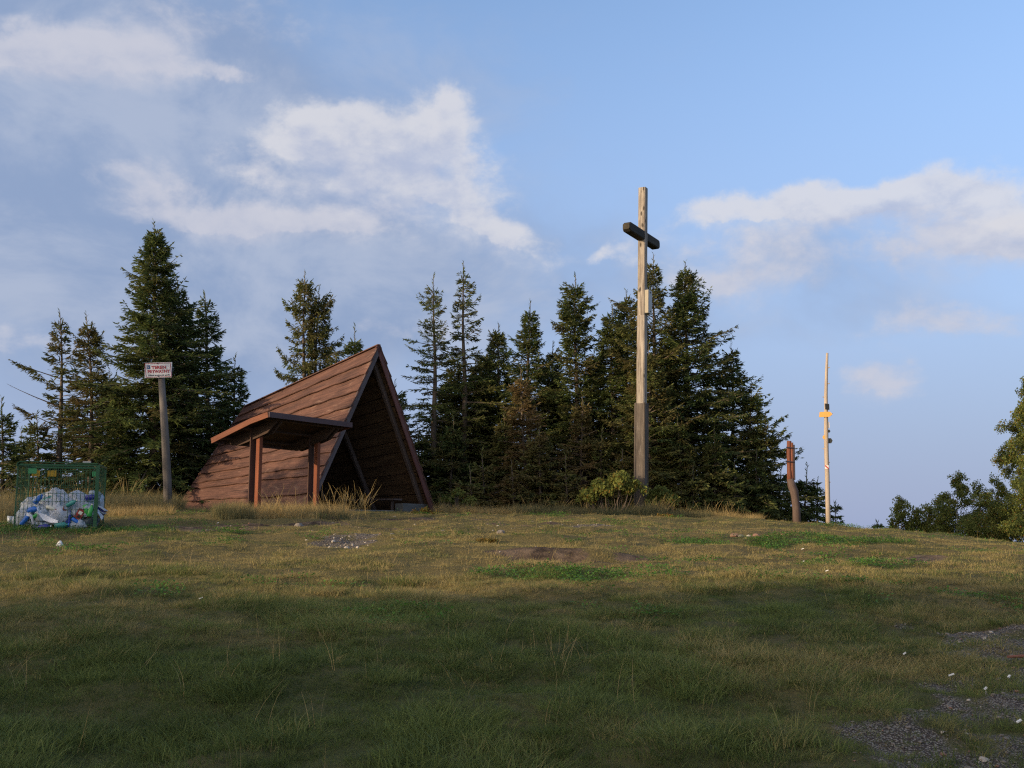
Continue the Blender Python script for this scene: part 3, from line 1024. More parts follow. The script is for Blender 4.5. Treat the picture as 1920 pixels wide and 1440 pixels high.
def build_sign():
    Y = 25.5
    foot = P(317, 946, Y); foot.z = zgs(foot.x, foot.y)
    top = P(301, 684, Y)
    root = thing('sign', 'white TEREN PRYWATNY sign on a leaning grey wooden pole', 'sign', foot)
    m_ = (foot + top) / 2 + Vector((.02, 0, 0))
    part('pole', MB().tube([foot - Vector((0, 0, .3)), foot + (m_ - foot) * .4, m_, top], [.115, .105, .095, .075], 10, rough=.04), 'sign_pole_wood', root, True)
    c = P(300.3, 695.5, Y) + Vector((0, -.13, 0))
    ax = (P(326, 695, Y) - P(274.5, 696, Y)); W = ax.length; ax.normalize()
    ax = (ax + Vector((0, -.06, 0))).normalized()
    up = (P(299, 681.5, Y) - P(301.5, 709.5, Y)); Hh = up.length; up.normalize()
    nr = ax.cross(up).normalized()
    bd = part('sign_board', MB().box(c, ax, nr, up, W, .02, Hh), 'sign_white', root)
    bo = MB()
    for s_ in (-1, 1):
        bo.beam(c + up * (s_ * Hh * .455) - ax * W * .475 + nr * .012, c + up * (s_ * Hh * .455) + ax * W * .475 + nr * .012, .012, .008, nr, .001)
        bo.beam(c + ax * (s_ * W * .47) - up * Hh * .44 + nr * .012, c + ax * (s_ * W * .47) + up * Hh * .44 + nr * .012, .012, .008, nr, .001)
    part('border_line', bo, 'sign_red', bd)
    part('emblem', poly_plate(MB(), c - ax * W * .355 + up * Hh * .21 + nr * .013, ax, up, nr, [(-.045, -.05), (.045, -.05), (.045, .05), (-.045, .05)], .006), 'sign_blue', bd)
    part('emblem_letter', MB().beam(c - ax * W * .365 + up * Hh * .14 + nr * .018, c - ax * W * .365 + up * Hh * .28 + nr * .018, .012, .004, nr, .0005).beam(c - ax * W * .365 + up * Hh * .21 + nr * .018, c - ax * W * .325 + up * Hh * .21 + nr * .0185, .012, .004, nr, .0005), 'paper', bd)
    for s_ in (-1, 1):
        part('screw', MB().tube([c + up * (s_ * Hh * .43) + nr * .008, c + up * (s_ * Hh * .43) + nr * .024], [.014, .014], 8), 'dark_iron', bd)
    M = Matrix((ax, up, nr)).transposed().to_4x4()
    for (txt, x0, y0, x1, hgt, mat, nm) in (('TEREN', -.24, .085, .30, .20, 'sign_red', 'lettering'), ('PRYWATNY', -.395, -.185, .43, .20, 'sign_red', 'lettering'),
                                            ('Zdjęcia za pisemną zgodą', -.39, -.375, .40, .105, 'sign_ink', 'small_lettering')):
        me = text_mesh(nm, txt, 1.0, .028 if nm == 'lettering' else .012)
        xs = [v.co.x for v in me.vertices]; ys = [v.co.y for v in me.vertices]
        cap = .70
        sx = (x1 - x0) * W / (max(xs) - min(xs)); sy = hgt * Hh / cap
        org = c + ax * (x0 * W) + up * (y0 * Hh) + nr * .0125 - BASE[root.name]
        for v in me.vertices:
            q = Vector(((v.co.x - min(xs)) * sx, v.co.y * sy, v.co.z + .002))
            v.co = org + ax * q.x + up * q.y + nr * q.z
        me.materials.clear(); me.materials.append(MATS[mat])
        link(nm, me, bd)


build_sign()


# ------------------------------------------------------------------ wire cage full of rubbish
CAGE_Y = 19.6


def build_cage():
    g = Vector((P(103, 980, CAGE_Y).x, CAGE_Y, 0))
    fl = P(27, 980, CAGE_Y - .30); fr = P(178, 980, CAGE_Y + .02)
    ax = Vector((fr.x - fl.x, fr.y - fl.y, 0)); W = ax.length; ax.normalize()
    dy = Vector((-ax.y, ax.x, 0)); D = .95; z = Vector((0, 0, 1))
    gz0 = zgs((fl.x + fr.x) / 2, fl.y + .4) - .01
    o = Vector((fl.x, fl.y, gz0))
    Hc = P(178, 870, CAGE_Y + .02).z - gz0
    root = thing('rubbish_cage', 'green wire mesh cage heaped with bagged rubbish left of the hut', 'litter cage', o + ax * W / 2 + dy * D / 2)
    pt = lambda u, v, h: o + ax * (W * u) + dy * (D * v) + z * h
    for (u, v) in ((0, 0), (1, 0), (0, 1), (1, 1)):
        part('corner_post', MB().beam(pt(u, v, -.05), pt(u, v, Hc - .02), .07 if (u, v) == (1, 0) else .022, .03, dy, .004), 'cage_green', root)
    for h, t in ((Hc - .03, .04), (.02, .022)):
        part('rail', MB().beam(pt(0, 0, h) + ax * .02, pt(1, 0, h) - ax * .02, .04, t), 'cage_green', root)
        part('rail', MB().beam(pt(0, 1, h) + ax * .02, pt(1, 1, h) - ax * .02, .04, t), 'cage_green', root)
        part('rail', MB().beam(pt(0, 0, h) + dy * .02, pt(0, 1, h) - dy * .02, .04, t), 'cage_green', root)
        part('rail', MB().beam(pt(1, 0, h) + dy * .02, pt(1, 1, h) - dy * .02, .04, t), 'cage_green', root)

    def wires(p0, dirv, L, nv, name):
        mb = MB()
        for k in range(1, nv):
            q = p0 + dirv * (L * k / nv)
            mb.beam(q + z * .0, q + z * (Hc - .04), .008, .008, dirv.cross(z), .001)
        for h in np.linspace(.10, Hc - .13, 8):
            mb.beam(p0 + z * h + dirv.cross(z) * .006, p0 + dirv * L + z * h + dirv.cross(z) * .006, .0075, .0075, z, .001)
        part(name, mb, 'cage_green', root, kind='stuff')
    wires(pt(0, 0, 0), ax, W, 20, 'wire_panel')
    wires(pt(0, 1, 0), ax, W, 20, 'wire_panel')
    wires(pt(1, 0, 0), dy, D, 10, 'wire_panel')
    wires(pt(0, 0, 0), dy, D, 10, 'wire_panel')
    # the lid: a rounded hood along the left, hinged flat sheet behind
    rows = []
    for k, (u, h) in enumerate(((-.02, -.07), (-.012, -.01), (.02, .02), (.12, .035), (.30, .02), (1.0, .0))):
        rows.append([pt(u, -.04 + .10 * 0, Hc + h + .012), pt(u, .30, Hc + h + .020)])
    part('lid', MB().grid(rows, .016), 'cage_green', root)
    part('latch', MB().beam(pt(.80, .05, Hc + .035), pt(.90, .05, Hc + .035), .05, .03), 'box_grey', root)
    part('latch', MB().beam(pt(.15, -.02, Hc + .052), pt(.19, -.02, Hc + .052), .05, .03), 'litter_white', root)
    for (u0, u1, h0, h1, m, v) in ((.13, .235, Hc - .20, Hc - .10, 'plate_green', -.015), (.03, .135, Hc - .21, Hc - .09, 'plate_yellow', .985), (.235, .35, Hc - .21, Hc - .09, 'plate_yellow', .985), (.82, .91, Hc - .20, Hc - .10, 'plate_green', .985)):
        part('plate', MB().box(pt((u0 + u1) / 2, v, (h0 + h1) / 2), ax, dy, z, W * (u1 - u0), .012, h1 - h0), m, root)
    return pt, Hc, W, D, ax, dy


cage_pt, CH, CW, CD, c_ax, c_dy = build_cage()


def blob(c, rx, ry, rz, seed, amp=.18, sub=4, knot=False):
    """a crumpled, bulging bag"""
    bm = bmesh.new()
    bmesh.ops.create_icosphere(bm, subdivisions=sub, radius=1)
    from mathutils import noise as mn
    for v in bm.verts:
        d = v.co.normalized()
        n = mn.fractal(d * 1.6 + Vector((seed * 3.1, 0, 0)), 1.0, 2.0, 3) * amp * 1.4 + abs(mn.noise(d * 5 + Vector((0, seed * 2.7, 0)))) * amp * .9 - amp * .3 \
            + mn.noise(d * 11 + Vector((0, seed * 1.7, 4))) * amp * .22
        k = 1 + n
        q = Vector((d.x * rx, d.y * ry, d.z * rz)) * k
        if d.z < -.55: q.z = max(q.z, -rz * .62)
        if knot and d.z > .86:
            q.z += (d.z - .86) * rz * 3.2; q.x *= .55; q.y *= .55
        v.co = q
    mb = MB()
    bm.verts.ensure_lookup_table()
    mb.add([v.co + c for v in bm.verts], [[v.index for v in f.verts] for f in bm.faces])
    bm.free()
    return mb


BAGS = [  # u, v, h, rx, ry, rz, material, label
    (.13, .30, .20, .25, .22, .22, 'bag_clear', 'clear bag of bluish bottles in the left corner of the cage'),
    (.47, .18, .31, .26, .20, .30, 'bag_white', 'large white bag bulging against the middle of the cage front'),
    (.43, .50, .58, .20, .20, .20, 'bag_white', 'white bag on the very top of the heap left of centre'),
    (.29, .55, .46, .22, .20, .22, 'bag_clear', 'pale clear bag of bottles behind the left part of the heap'),
    (.70, .45, .50, .25, .22, .24, 'bag_white', 'rounded white bag on top of the heap right of centre'),
    (.76, .20, .33, .19, .16, .20, 'bag_clear', 'grey see-through bag pressed to the front right of the cage'),
    (.90, .60, .52, .18, .20, .20, 'bag_clear', 'pale bag leaning into the right rear corner of the cage'),
    (.60, .12, .20, .14, .11, .19, 'bag_dark', 'dark grey bag low in the middle of the cage front'),
    (.90, .22, .16, .18, .16, .18, 'bag_dark', 'dark bag at the bottom of the right corner of the cage'),
    (.28, .16, .13, .20, .14, .15, 'bag_clear', 'small clear bag low at the left of the cage front'),
    (.655, .06, .18, .075, .05, .19, 'bag_blue', 'upright dark blue plastic bag at the cage front'),
    (.50, .75, .30, .34, .22, .28, 'bag_clear', 'wide grey bag at the back of the heap'),
    (.13, .55, .40, .22, .22, .22, 'bag_clear', 'pale bluish bag high at the left rear of the heap'),
    (.57, .30, .42, .22, .20, .24, 'bag_white', 'white bag wedged between the two topmost bags'),
    (.33, .10, .28, .17, .13, .17, 'bag_clear', 'milky bag left of the large white bag'),
    (.88, .12, .36, .15, .12, .16, 'bag_clear', 'milky bag behind the green bottle at right'),
    (.76, .06, .10, .17, .08, .11, 'bag_clear', 'crumpled clear bag on the ground right of the blue bag'),
]
for i, (u, v, h, rx, ry, rz, m, lab) in enumerate(BAGS):
    c = cage_pt(u, v, h)
    single('rubbish_bag', blob(c, rx * 1.08, ry * 1.05, rz * 1.12, i + 1.3, .17, 4, False), m, lab, 'rubbish bag', (c.x, c.y, c.z - rz * .6), 'bags heaped in the litter cage', True)


def bottle(c, d, L, r, mat, label, capm='plastic_blue'):
    d = Vector(d).normalized()
    root = thing('plastic_bottle', label, 'bottle', c, 'bottles among the bags in the cage')
    part('bottle_body', MB().tube([c, c + d * L * .05, c + d * L * .3, c + d * L * .62, c + d * L * .82, c + d * L * .92], [r * .8, r, r * .93, r, r * .4, r * .36], 10), mat, root, True)
    part('cap', MB().tube([c + d * L * .92, c + d * L], [r * .42, r * .42], 8), capm, root)


bottle(cage_pt(.15, .05, .36), (1, -.1, .25), .22, .06, 'plastic_blue', 'bright blue bottle lying against the left of the cage front')
bottle(cage_pt(.20, .02, .22), (.9, 0, .5), .22, .045, 'plastic_green', 'light green bottle under the bright blue bottle', 'label_white')
bottle(cage_pt(.86, .05, .48), (.3, 0, -1), .26, .06, 'plastic_green', 'green bottle upright against the right of the cage front', 'carton_red')
bottle(cage_pt(.50, .03, .08), (1, .1, .1), .26, .06, 'plastic_teal', 'teal bottle lying at the foot of the white bag')
bottle(cage_pt(.08, .02, .10), (.6, 0, .8), .28, .045, 'plastic_blue', 'small blue bottle at the bottom left of the cage', 'label_white')
bottle(cage_pt(.30, .25, .54), (1, .1, .5), .26, .05, 'plastic_teal', 'teal bottle on top of the clear bags at left', 'label_white')
bottle(cage_pt(.84, .30, .62), (1, -.2, .1), .24, .055, 'plastic_navy', 'navy bottle across the top of the heap at right', 'label_white')
bottle(cage_pt(.22, .06, .50), (.6, .2, .8), .24, .05, 'plastic_blue', 'blue bottle standing up from the upper left of the heap', 'label_white')
bottle(cage_pt(.38, .02, .44), (1, 0, -.3), .20, .04, 'label_white', 'yellowish bottle lying above the large white bag', 'carton_red')
bottle(cage_pt(.63, .03, .46), (.9, 0, .5), .22, .045, 'plastic_teal', 'teal bottle resting between the two white bags', 'label_white')
bottle(cage_pt(.71, .02, .22), (.8, 0, -.6), .20, .04, 'plastic_blue', 'small blue bottle under the red carton', 'label_white')
bottle(cage_pt(.92, .02, .26), (.2, 0, 1), .24, .05, 'plastic_green', 'green bottle beside the right corner post', 'label_white')
bottle(cage_pt(.30, .02, .05), (1, 0, .1), .24, .05, 'plastic_navy', 'navy bottle on the ground at the left of the cage front', 'label_white')
# red carton with a pale panel
cc = cage_pt(.80, .035, .30)
t_ = (c_ax * .85 + Vector((0, 0, -.5))).normalized(); s_ = Vector((0, 0, 1)).cross(c_ax).normalized()
s2 = t_.cross(s_).normalized()
ct = thing('drink_carton', 'red drink carton with pale label tilted against the cage wire', 'carton', cc)
part('carton_body', MB().box(cc, t_, s_, s2, .13, .07, .20), 'carton_red', ct)
part('label_panel', MB().box(cc - s_ * .04 + s2 * .03, t_, s_, s2, .07, .008, .06), 'label_white', ct)
part('print_spot', MB().box(cc - s_ * .041 - s2 * .045 + t_ * .01, t_, s_, s2, .05, .008, .045), 'sign_dark', ct)
c = cage_pt(.545, .03, .38)
single('food_wrapper', blob(c, .10, .05, .055, 31, .5, 3), 'wood_scrap', 'crumpled red-brown wrapper beside the large white bag', 'wrapper', c)
c = cage_pt(.46, .02, .16)
single('tin_can', MB().tube([c, c + c_ax * .11], [.035, .035], 10), 'carton_red', 'small red can low against the cage front', 'can', c)
# sheaf of newspapers in the right side
c = cage_pt(.985, .42, .40)
np_root = thing('newspaper_stack', 'tilted sheaf of newspapers sticking out at the right side of the cage', 'newspapers', c)
for k in range(5):
    a = (c_ax * .8 + Vector((0, 0, -.55))).normalized(); b = c_dy; n = a.cross(b).normalized()
    part('newspaper', MB().box(c + n * (.028 * k - .05) + a * (.01 * (k % 3)), a, b, n, .27, .36, .014), 'paper' if k % 2 == 0 else 'plastic_navy', np_root)
# litter spilled round the cage
def lit_strip(p_list, wid, mat, lab, name, cat, seed=1):
    rr = random.Random(seed)
    rows = []
    for q in p_list:
        q = Vector(q)
        rows.append([q + Vector((0, -wid * rr.uniform(.2, .5), rr.uniform(-.01, .05))), q + Vector((rr.uniform(-.03, .03), wid * .1, .05 + rr.uniform(0, .06))), q + Vector((0, wid * rr.uniform(.3, .6), rr.uniform(.0, .04)))])
    c = Vector(p_list[0])
    return single(name, MB().grid(rows, .004), mat, lab, cat, c)


pp = [P(70, 955, CAGE_Y - .45), P(74, 966, CAGE_Y - .5), P(84, 974, CAGE_Y - .55), P(97, 979, CAGE_Y - .6), P(110, 982, CAGE_Y - .65)]
lit_strip(pp, .14, 'bag_white', 'torn white plastic strip spilling out from under the cage front', 'plastic_sheet', 'plastic sheet')
x0, y0 = hit(18, 985)
c = Vector((x0, y0, zgs(x0, y0)))
single('plastic_cup', MB().tube([c, c + Vector((.02, 0, .15))], [.05, .075], 10), 'bag_clear', 'pale plastic cup on the grass left of the cage', 'cup', c, None, True)
x0, y0 = hit(128, 984)
c = Vector((x0, y0, zgs(x0, y0)))
single('paper_cup', MB().tube([c + Vector((0, 0, .01)), c + Vector((-.02, 0, .10))], [.028, .04], 10), 'litter_white', 'small white cup standing at the front of the cage', 'cup', c, None, True)
lit_strip([P(50, 966, CAGE_Y - .45), P(58, 972, CAGE_Y - .5), P(62, 982, CAGE_Y - .55)], .10, 'bag_white', 'short white rag of plastic at the cage front left', 'plastic_sheet', 'plastic sheet', 4)
lit_strip([P(182, 960, CAGE_Y + .2), P(188, 970, CAGE_Y + .2), P(193, 977, CAGE_Y + .15)], .14, 'bag_white', 'white rag of plastic at the right foot of the cage', 'plastic_sheet', 'plastic sheet', 6)
# white cone-shaped stone on the lit grass
x0, y0 = hit(112, 1021)
c = Vector((x0, y0, zgs(x0, y0)))
single('white_cone', MB().tube([c - Vector((0, 0, .02)), c + Vector((0, 0, .02)), c + Vector((.005, 0, .07)), c + Vector((.0, 0, .095))], [.07, .062, .03, .012], 10, rough=.12), 'litter_white', 'white cone lying on the sunlit grass in front of the cage', 'cone', c, None, False)


# ------------------------------------------------------------------ stones and scraps
def stone(c, r, mat, lab, seed, group=None, flat=.65, name='stone'):
    bm = bmesh.new()
    bmesh.ops.create_icosphere(bm, subdivisions=2, radius=1)
    rr = random.Random(seed)
    sx, sy = rr.uniform(.8, 1.35), rr.uniform(.7, 1.1)
    from mathutils import noise as mn
    for v in bm.verts:
        d = v.co.normalized()
        k = 1 + .30 * mn.noise(d * 1.5 + Vector((seed, 0, 0))) + .12 * mn.noise(d * 4 + Vector((0, seed, 0)))
        v.co = Vector((d.x * sx, d.y * sy, d.z * flat)) * k * r
    mb = MB()
    mb.add([v.co + c + Vector((0, 0, r * flat * .35)) for v in bm.verts], [[v.index for v in f.verts] for f in bm.faces])
    bm.free()
    return single(name, mb, mat, lab, 'stone', c, group)


def gpt(px, py, dz=0.0):
    x, y = hit(px, py)
    return Vector((x, y, zgs(x, y) + dz))


STONES = [  # px, py, radius px, material, label
    (625, 1014, 4.5, 'rock_pale', 'pale upright stone at the left edge of the bare stony patch', None),
    (650, 1024, 5, 'rock_pale', 'long pale stone at the near edge of the stony patch', None),
    (671, 1020, 4, 'rock_pale', 'pale stone at the right edge of the stony patch', None),
    (560, 990, 8, 'rock', 'flat grey-brown stone sunk in bare soil in front of the canopy', None),
    (939, 1003, 9, 'rock', 'low grey-brown boulder in the grass right of the hut', None),
    (1377, 1009, 7, 'rock_red', 'largest rounded brown stone at the left end of the stone row', None),
    (1418, 1010, 6, 'rock_red', 'wedge-shaped brown stone in the middle of the stone row', None),
    (1404, 1011, 3.5, 'rock_pale', 'small white stone beside the wedge-shaped stone of the row', None),
    (1389, 1010, 5, 'rock', 'flat grey slab next to the largest stone of the row', None),
    (1441, 1010, 3.5, 'rock_red', 'small reddish stone near the right end of the stone row', None),
    (1469, 1008, 5, 'rock_red', 'pinkish slanting stone at the right end of the stone row', None),
    (1526, 986, 9, 'rock', 'grey boulder on the brow near the foot of the trail signpost', None),
    (1635, 990, 8, 'rock', 'flat grey stone on the brow right of the trail signpost', None),
    (1655, 992, 6, 'rock', 'smaller grey stone on the brow beside the flat one', None),
    (1105, 967, 5, 'rock_pale', 'pale flat scrap of stone at the edge of the tall grass', None),
    (740, 966, 3.5, 'rock_pale', 'pale stone on the bare soil at the hut opening', None),
    (830, 1002, 5, 'rock', 'low grey stone in the grass below the hut opening', None),
    (735, 1008, 5, 'rock', 'small grey stone right of the stony patch', None),
]
for i, (px, py, r, m, lab, grp) in enumerate(STONES):
    c = gpt(px, py)
    stone(c, r * c.y / FPX, m, lab, i * 3.7 + 1, grp)
rs = random.Random(11)
for k in range(34):
    c = gpt(650 + rs.gauss(0, 26), 1014 + rs.gauss(0, 6))
    stone(c, rs.uniform(1.0, 2.6) * c.y / FPX, rs.choice(['rock_pale', 'rock_pale', 'rock']), 'small stone among others in the bare stony patch below the hut', 100 + k, 'loose stones in the stony patch', .6)
for k in range(40):
    c = gpt(rs.uniform(560, 1130), rs.uniform(966, 998))
    stone(c, rs.uniform(1.0, 2.4) * c.y / FPX, rs.choice(['rock', 'rock', 'rock_pale']), 'small stone scattered on the worn ground before the hut', 200 + k, 'stones on the worn ground before the hut', .5)
for (px, py, L, lab) in ((1785, 1284, .06, 'white stick lying near the gravel edge at lower right'), (1849, 1310, .03, 'white scrap on the gravel below the white stick'), (1893, 1287, .03, 'white pebble-like scrap near the right edge of the gravel'),
                         (1912, 1373, .05, 'white scrap at the lower right corner of the gravel'), (1697, 1243, .035, 'white scrap in the grass at lower right'), (1551, 1080, .06, 'white scrap on the sunlit grass below the signpost'),
                         (1505, 1031, .07, 'white scrap on the grass below the clover patch'), (1506, 1051, .06, 'second white scrap under the clover patch, a little lower'), (376, 1136, .06, 'pale scrap in the shaded grass at left'), (408, 988, .06, 'white speck of litter by the canopy grass')):
    c = gpt(px, py)
    rr = random.Random(px)
    a = Vector((math.cos(rr.uniform(-.5, .5)), math.sin(rr.uniform(-.5, .5)), 0))
    single('litter_scrap', MB().beam(c - a * L * .3 + Vector((0, 0, .035)), c + a * L * .3 + Vector((0, 0, .05)), .014, .010), 'litter_white', lab, 'litter', c)
c = gpt(1906, 1255)
single('stick', MB().tube([c + Vector((-.06, 0, .03)), c + Vector((.04, .0, .035)), c + Vector((.25, -.02, .05))], [.010, .012, .009], 6), 'wood_scrap', 'reddish stick lying on the gravel at the right edge', 'stick', c)


# ------------------------------------------------------------------ spruces
class Kites:
    """many small pointed needle sprays, collected as arrays"""
    def __init__(self):
        self.v, self.t = [], []

    def add(self, b, d, L, wid, tint, rg):
        """b base points (n,3), d unit directions (n,3), L lengths (n,), wid widths (n,), tint (n,2)"""
        n = len(b)
        r = rg.normal(size=(n, 3)) * .55 + np.array([0, 0, 1.0])
        s = np.cross(d, r); s /= np.linalg.norm(s, axis=1, keepdims=True) + 1e-9
        up = np.cross(s, d)
        m = b + d * (L * .45)[:, None] + up * (L * .05)[:, None]
        v = np.stack([b, m + s * (wid * .5)[:, None], b + d * L[:, None], m - s * (wid * .5)[:, None]], 1)
        self.v.append(v.reshape(-1, 3))
        self.t.append(np.repeat(np.concatenate([tint, np.zeros((n, 1)), np.ones((n, 1))], 1), 4, axis=0))

    def arrays(self):
        v = np.concatenate(self.v); t = np.concatenate(self.t)
        return v, np.arange(len(v)).reshape(-1, 4), t


def unit(a):
    return a / (np.linalg.norm(a, axis=-1, keepdims=True) + 1e-9)


def spruce_arrays(H, Rb, seed, bend=(0, 0), clear=0.0, dens=1.0, prof=.9, brown=.05, light=.5, sparse=0.0, hang=.25, bare=0.0, asym=None, longs=(), top_sparse=0.0, leader=.55, whorl=.21, big=1.25, per=7):
    rg = np.random.default_rng(seed)
    K = Kites()
    WV, WF_ = [], []

    def axis_at(h):
        q = h / H
        return np.array([bend[0] * q * q + .03 * math.sin(h * 1.3 + seed), bend[1] * q * q + .03 * math.cos(h * 1.7 + seed), h])
    h = max(.12, clear * H)
    br = []
    while h < H - leader:
        q = h / H
        n = max(2, int(round(per * (1 - sparse * rg.random()) * (1 - top_sparse * (q > .62) * rg.random()))))
        a0 = rg.random() * 6.283
        env = Rb * (1 - q) ** prof * (1.0 if q > .12 else .75 + 2 * q) * rg.uniform(.85, 1.1)
        env = max(env, .10 + .28 * (H - h) * .3)
        env = min(env, .10 + .36 * (H - leader * .3 - h))
        for k in range(n):
            if rg.random() < sparse * .45: continue
            a = a0 + 6.283 * k / n + rg.normal() * .25
            l = env * float(np.clip(rg.lognormal(-.05, .26), .45, 1.55))
            l *= .66 + .68 * float(vnoise(np.array([h * .95 + 7 * seed]), np.array([3 + 1.6 * math.cos(a) + 1.1 * math.sin(a)]), seed)[0])
            if asym is not None:
                l *= 1 + asym[1] * math.cos(a - asym[0])
            pitch = 52 * q ** 2.2 - 12 * (1 - q) + 6 + rg.normal() * 7
            br.append((h + rg.normal() * .06, a, l, math.radians(pitch), 0))
        h += whorl * rg.uniform(.7, 1.3) * (.75 + .5 * (1 - q))
    for (hq, a, l, p) in longs:
        br.append((hq * H, a, l, math.radians(p), 1))
    for (h, a, l, p, lng) in br:
        o = axis_at(h)
        out = np.array([math.cos(a), math.sin(a), 0.0]); side = np.array([-out[1], out[0], 0.0])
        q = h / H
        dr = (.16 + .20 * (1 - q)) * rg.uniform(.6, 1.3) * (0 if lng else 1)
        tu = (.22 * rg.uniform(.5, 1.4)) if not lng else .05
        sw = rg.normal() * .10

        def at(s):
            s = np.asarray(s)[:, None]
            return o + out * (l * s * math.cos(p)) + side * (l * sw * s * s) + np.array([0, 0, 1.0]) * (l * s * math.sin(p) - dr * l * s * s + tu * l * np.maximum(s - .45, 0) ** 2 * 2.2)
        # the wood of the branch, a three-sided tapering rod
        ss = np.array([0, .25, .5, .75, .97])
        pts = at(ss)
        r0 = .010 + .010 * l
        b0 = len(WV) and sum(len(x) for x in WV)
        ring = []
        for i, c in enumerate(pts):
            rr_ = r0 * (1 - .85 * ss[i])
            for k in range(3):
                an = 2.094 * k
                ring.append(c + side * math.cos(an) * rr_ + np.array([0, 0, 1.0]) * math.sin(an) * rr_)
        WV.append(np.array(ring))
        for i in range(4):
            for k in range(3):
                WF_.append([b0 + i * 3 + k, b0 + i * 3 + (k + 1) % 3, b0 + (i + 1) * 3 + (k + 1) % 3, b0 + (i + 1) * 3 + k])
        if rg.random() < bare * (1.2 - q): 
            # a dead branch keeps only short bare twigs
            n = int(l / .12) + 2
            s = rg.uniform(.2, 1, n); bp = at(s)
            d = unit(out * .6 + side * rg.choice([-1, 1], n)[:, None] * .8 + rg.normal(size=(n, 3)) * .3)
            K.add(bp, d, rg.uniform(.08, .30, n) * (1.2 - s), np.full(n, .012), np.stack([np.full(n, .45), np.full(n, 1.0)], 1), rg)
            continue
        n = int(l / .052 * dens) + 3
        lo = .10 if q < .8 else .02
        if lng: lo = .45
        s = np.sort(rg.uniform(lo, 1.0, n) ** .85)
        bp = at(s)
        tl = (.30 * (1.05 - s) * min(1.5, .5 + l * .55) + .085) * rg.uniform(.7, 1.3, n) * big
        sd = np.where(np.arange(n) % 2 == 0, 1.0, -1.0)[:, None]
        d = unit(out * rg.uniform(.45, .95, n)[:, None] + side * sd * rg.uniform(.5, 1.0, n)[:, None] + np.array([0, 0, 1.0]) * (rg.normal(size=n) * .22 - hang * rg.uniform(.2, 1.3, n) + .25 * q)[:, None])
        cl = float(np.clip(light + rg.normal() * .17, 0, 1))
        bc = float(np.clip(brown + rg.normal() * .16, 0, 1))

        def tn(n_, up_):
            return np.stack([np.clip(cl + rg.normal(size=n_) * .13 + up_, 0, 1), np.clip(bc + rg.normal(size=n_) * .10, 0, 1)], 1)
        K.add(bp, d, tl, np.full(n, .040 * big) * rg.uniform(.8, 1.3, n), tn(n, .0), rg)
        for f_, sg in ((.28, 1), (.5, -1), (.68, 1)):
            b2 = bp + d * (tl * f_)[:, None]
            sv = np.cross(d, np.array([0, 0, 1.0])); sv = unit(sv)
            d2 = unit(d * .75 + sv * sg * rg.uniform(.4, .9, n)[:, None] + rg.normal(size=(n, 3)) * .28 + np.array([0, 0, -hang * .5]))
            K.add(b2, d2, tl * (.95 - f_) * rg.uniform(.6, 1.1, n) + .03, np.full(n, .034 * big) * rg.uniform(.8, 1.3, n), tn(n, .06), rg)
        # shoot at the tip and needles along the branch itself
        m = 5
        s2 = np.linspace(.55, 1.0, m)
        b3 = at(s2); d3 = unit(np.gradient(b3, axis=0))
        K.add(b3, unit(d3 + rg.normal(size=(m, 3)) * .1), np.full(m, .12 * big), np.full(m, .040 * big), tn(m, .1), rg)
    # leader shoot
    m = 14
    hh = np.linspace(H - leader - .25, H, m)
    b = np.array([axis_at(x) for x in hh])
    an = rg.uniform(0, 6.283, m)
    d = unit(np.stack([np.cos(an) * .55, np.sin(an) * .55, np.full(m, .8)], 1))
    K.add(b, d, np.full(m, .15), np.full(m, .042), np.tile([light, brown * .5], (m, 1)), rg)
    ths = np.linspace(0, H, 12)
    tp = [Vector(axis_at(x)) for x in ths]
    tr = [max(.008, (.016 * H + .01) * (1 - x / H) ** 1.05 + .006) for x in ths]
    v, f, t = K.arrays()
    return v, f, t, np.concatenate(WV), np.array(WF_), tp, tr


N_TRIS = 0


def spruce(label, px, py, pxb, Y, rpx, seed, group='spruces along the edge of the hilltop', cat='spruce tree', name='spruce_tree', base_px=None, bark='bark', dead=False, base_py=None, **kw):
    global N_TRIS
    top = P(px, py, Y)
    x0 = P(pxb, 950, Y).x
    z0 = zgs(x0, Y)
    H = top.z - z0
    Rb = rpx * 1.28 * Y / FPX
    kw.setdefault('bend', (top.x - x0, 0))
    v, f, t, wv, wf, tp, tr = spruce_arrays(H, Rb, seed, **kw)
    root = thing(name, label, cat, (x0, Y, z0 - .06), group)
    mb = MB(); mb.tube(tp, tr, 7, rough=.08)
    me = mb.mesh('trunk', 'dead_wood' if dead else bark, Vector((0, 0, 0)), True)
    link('trunk', me, root)
    link('branches', np_mesh('branches', wv, wf, ['dead_wood' if dead else bark], uvw=wv * 1.0), root)
    if H < 1.2: bpy.data.objects[root.children[-1].name]['kind'] = 'stuff'
    link('crown', np_mesh('crown', v, f, ['needles'], tint=t), root)
    N_TRIS += 2 * (len(f) + len(wf))
    return root


PI = math.pi
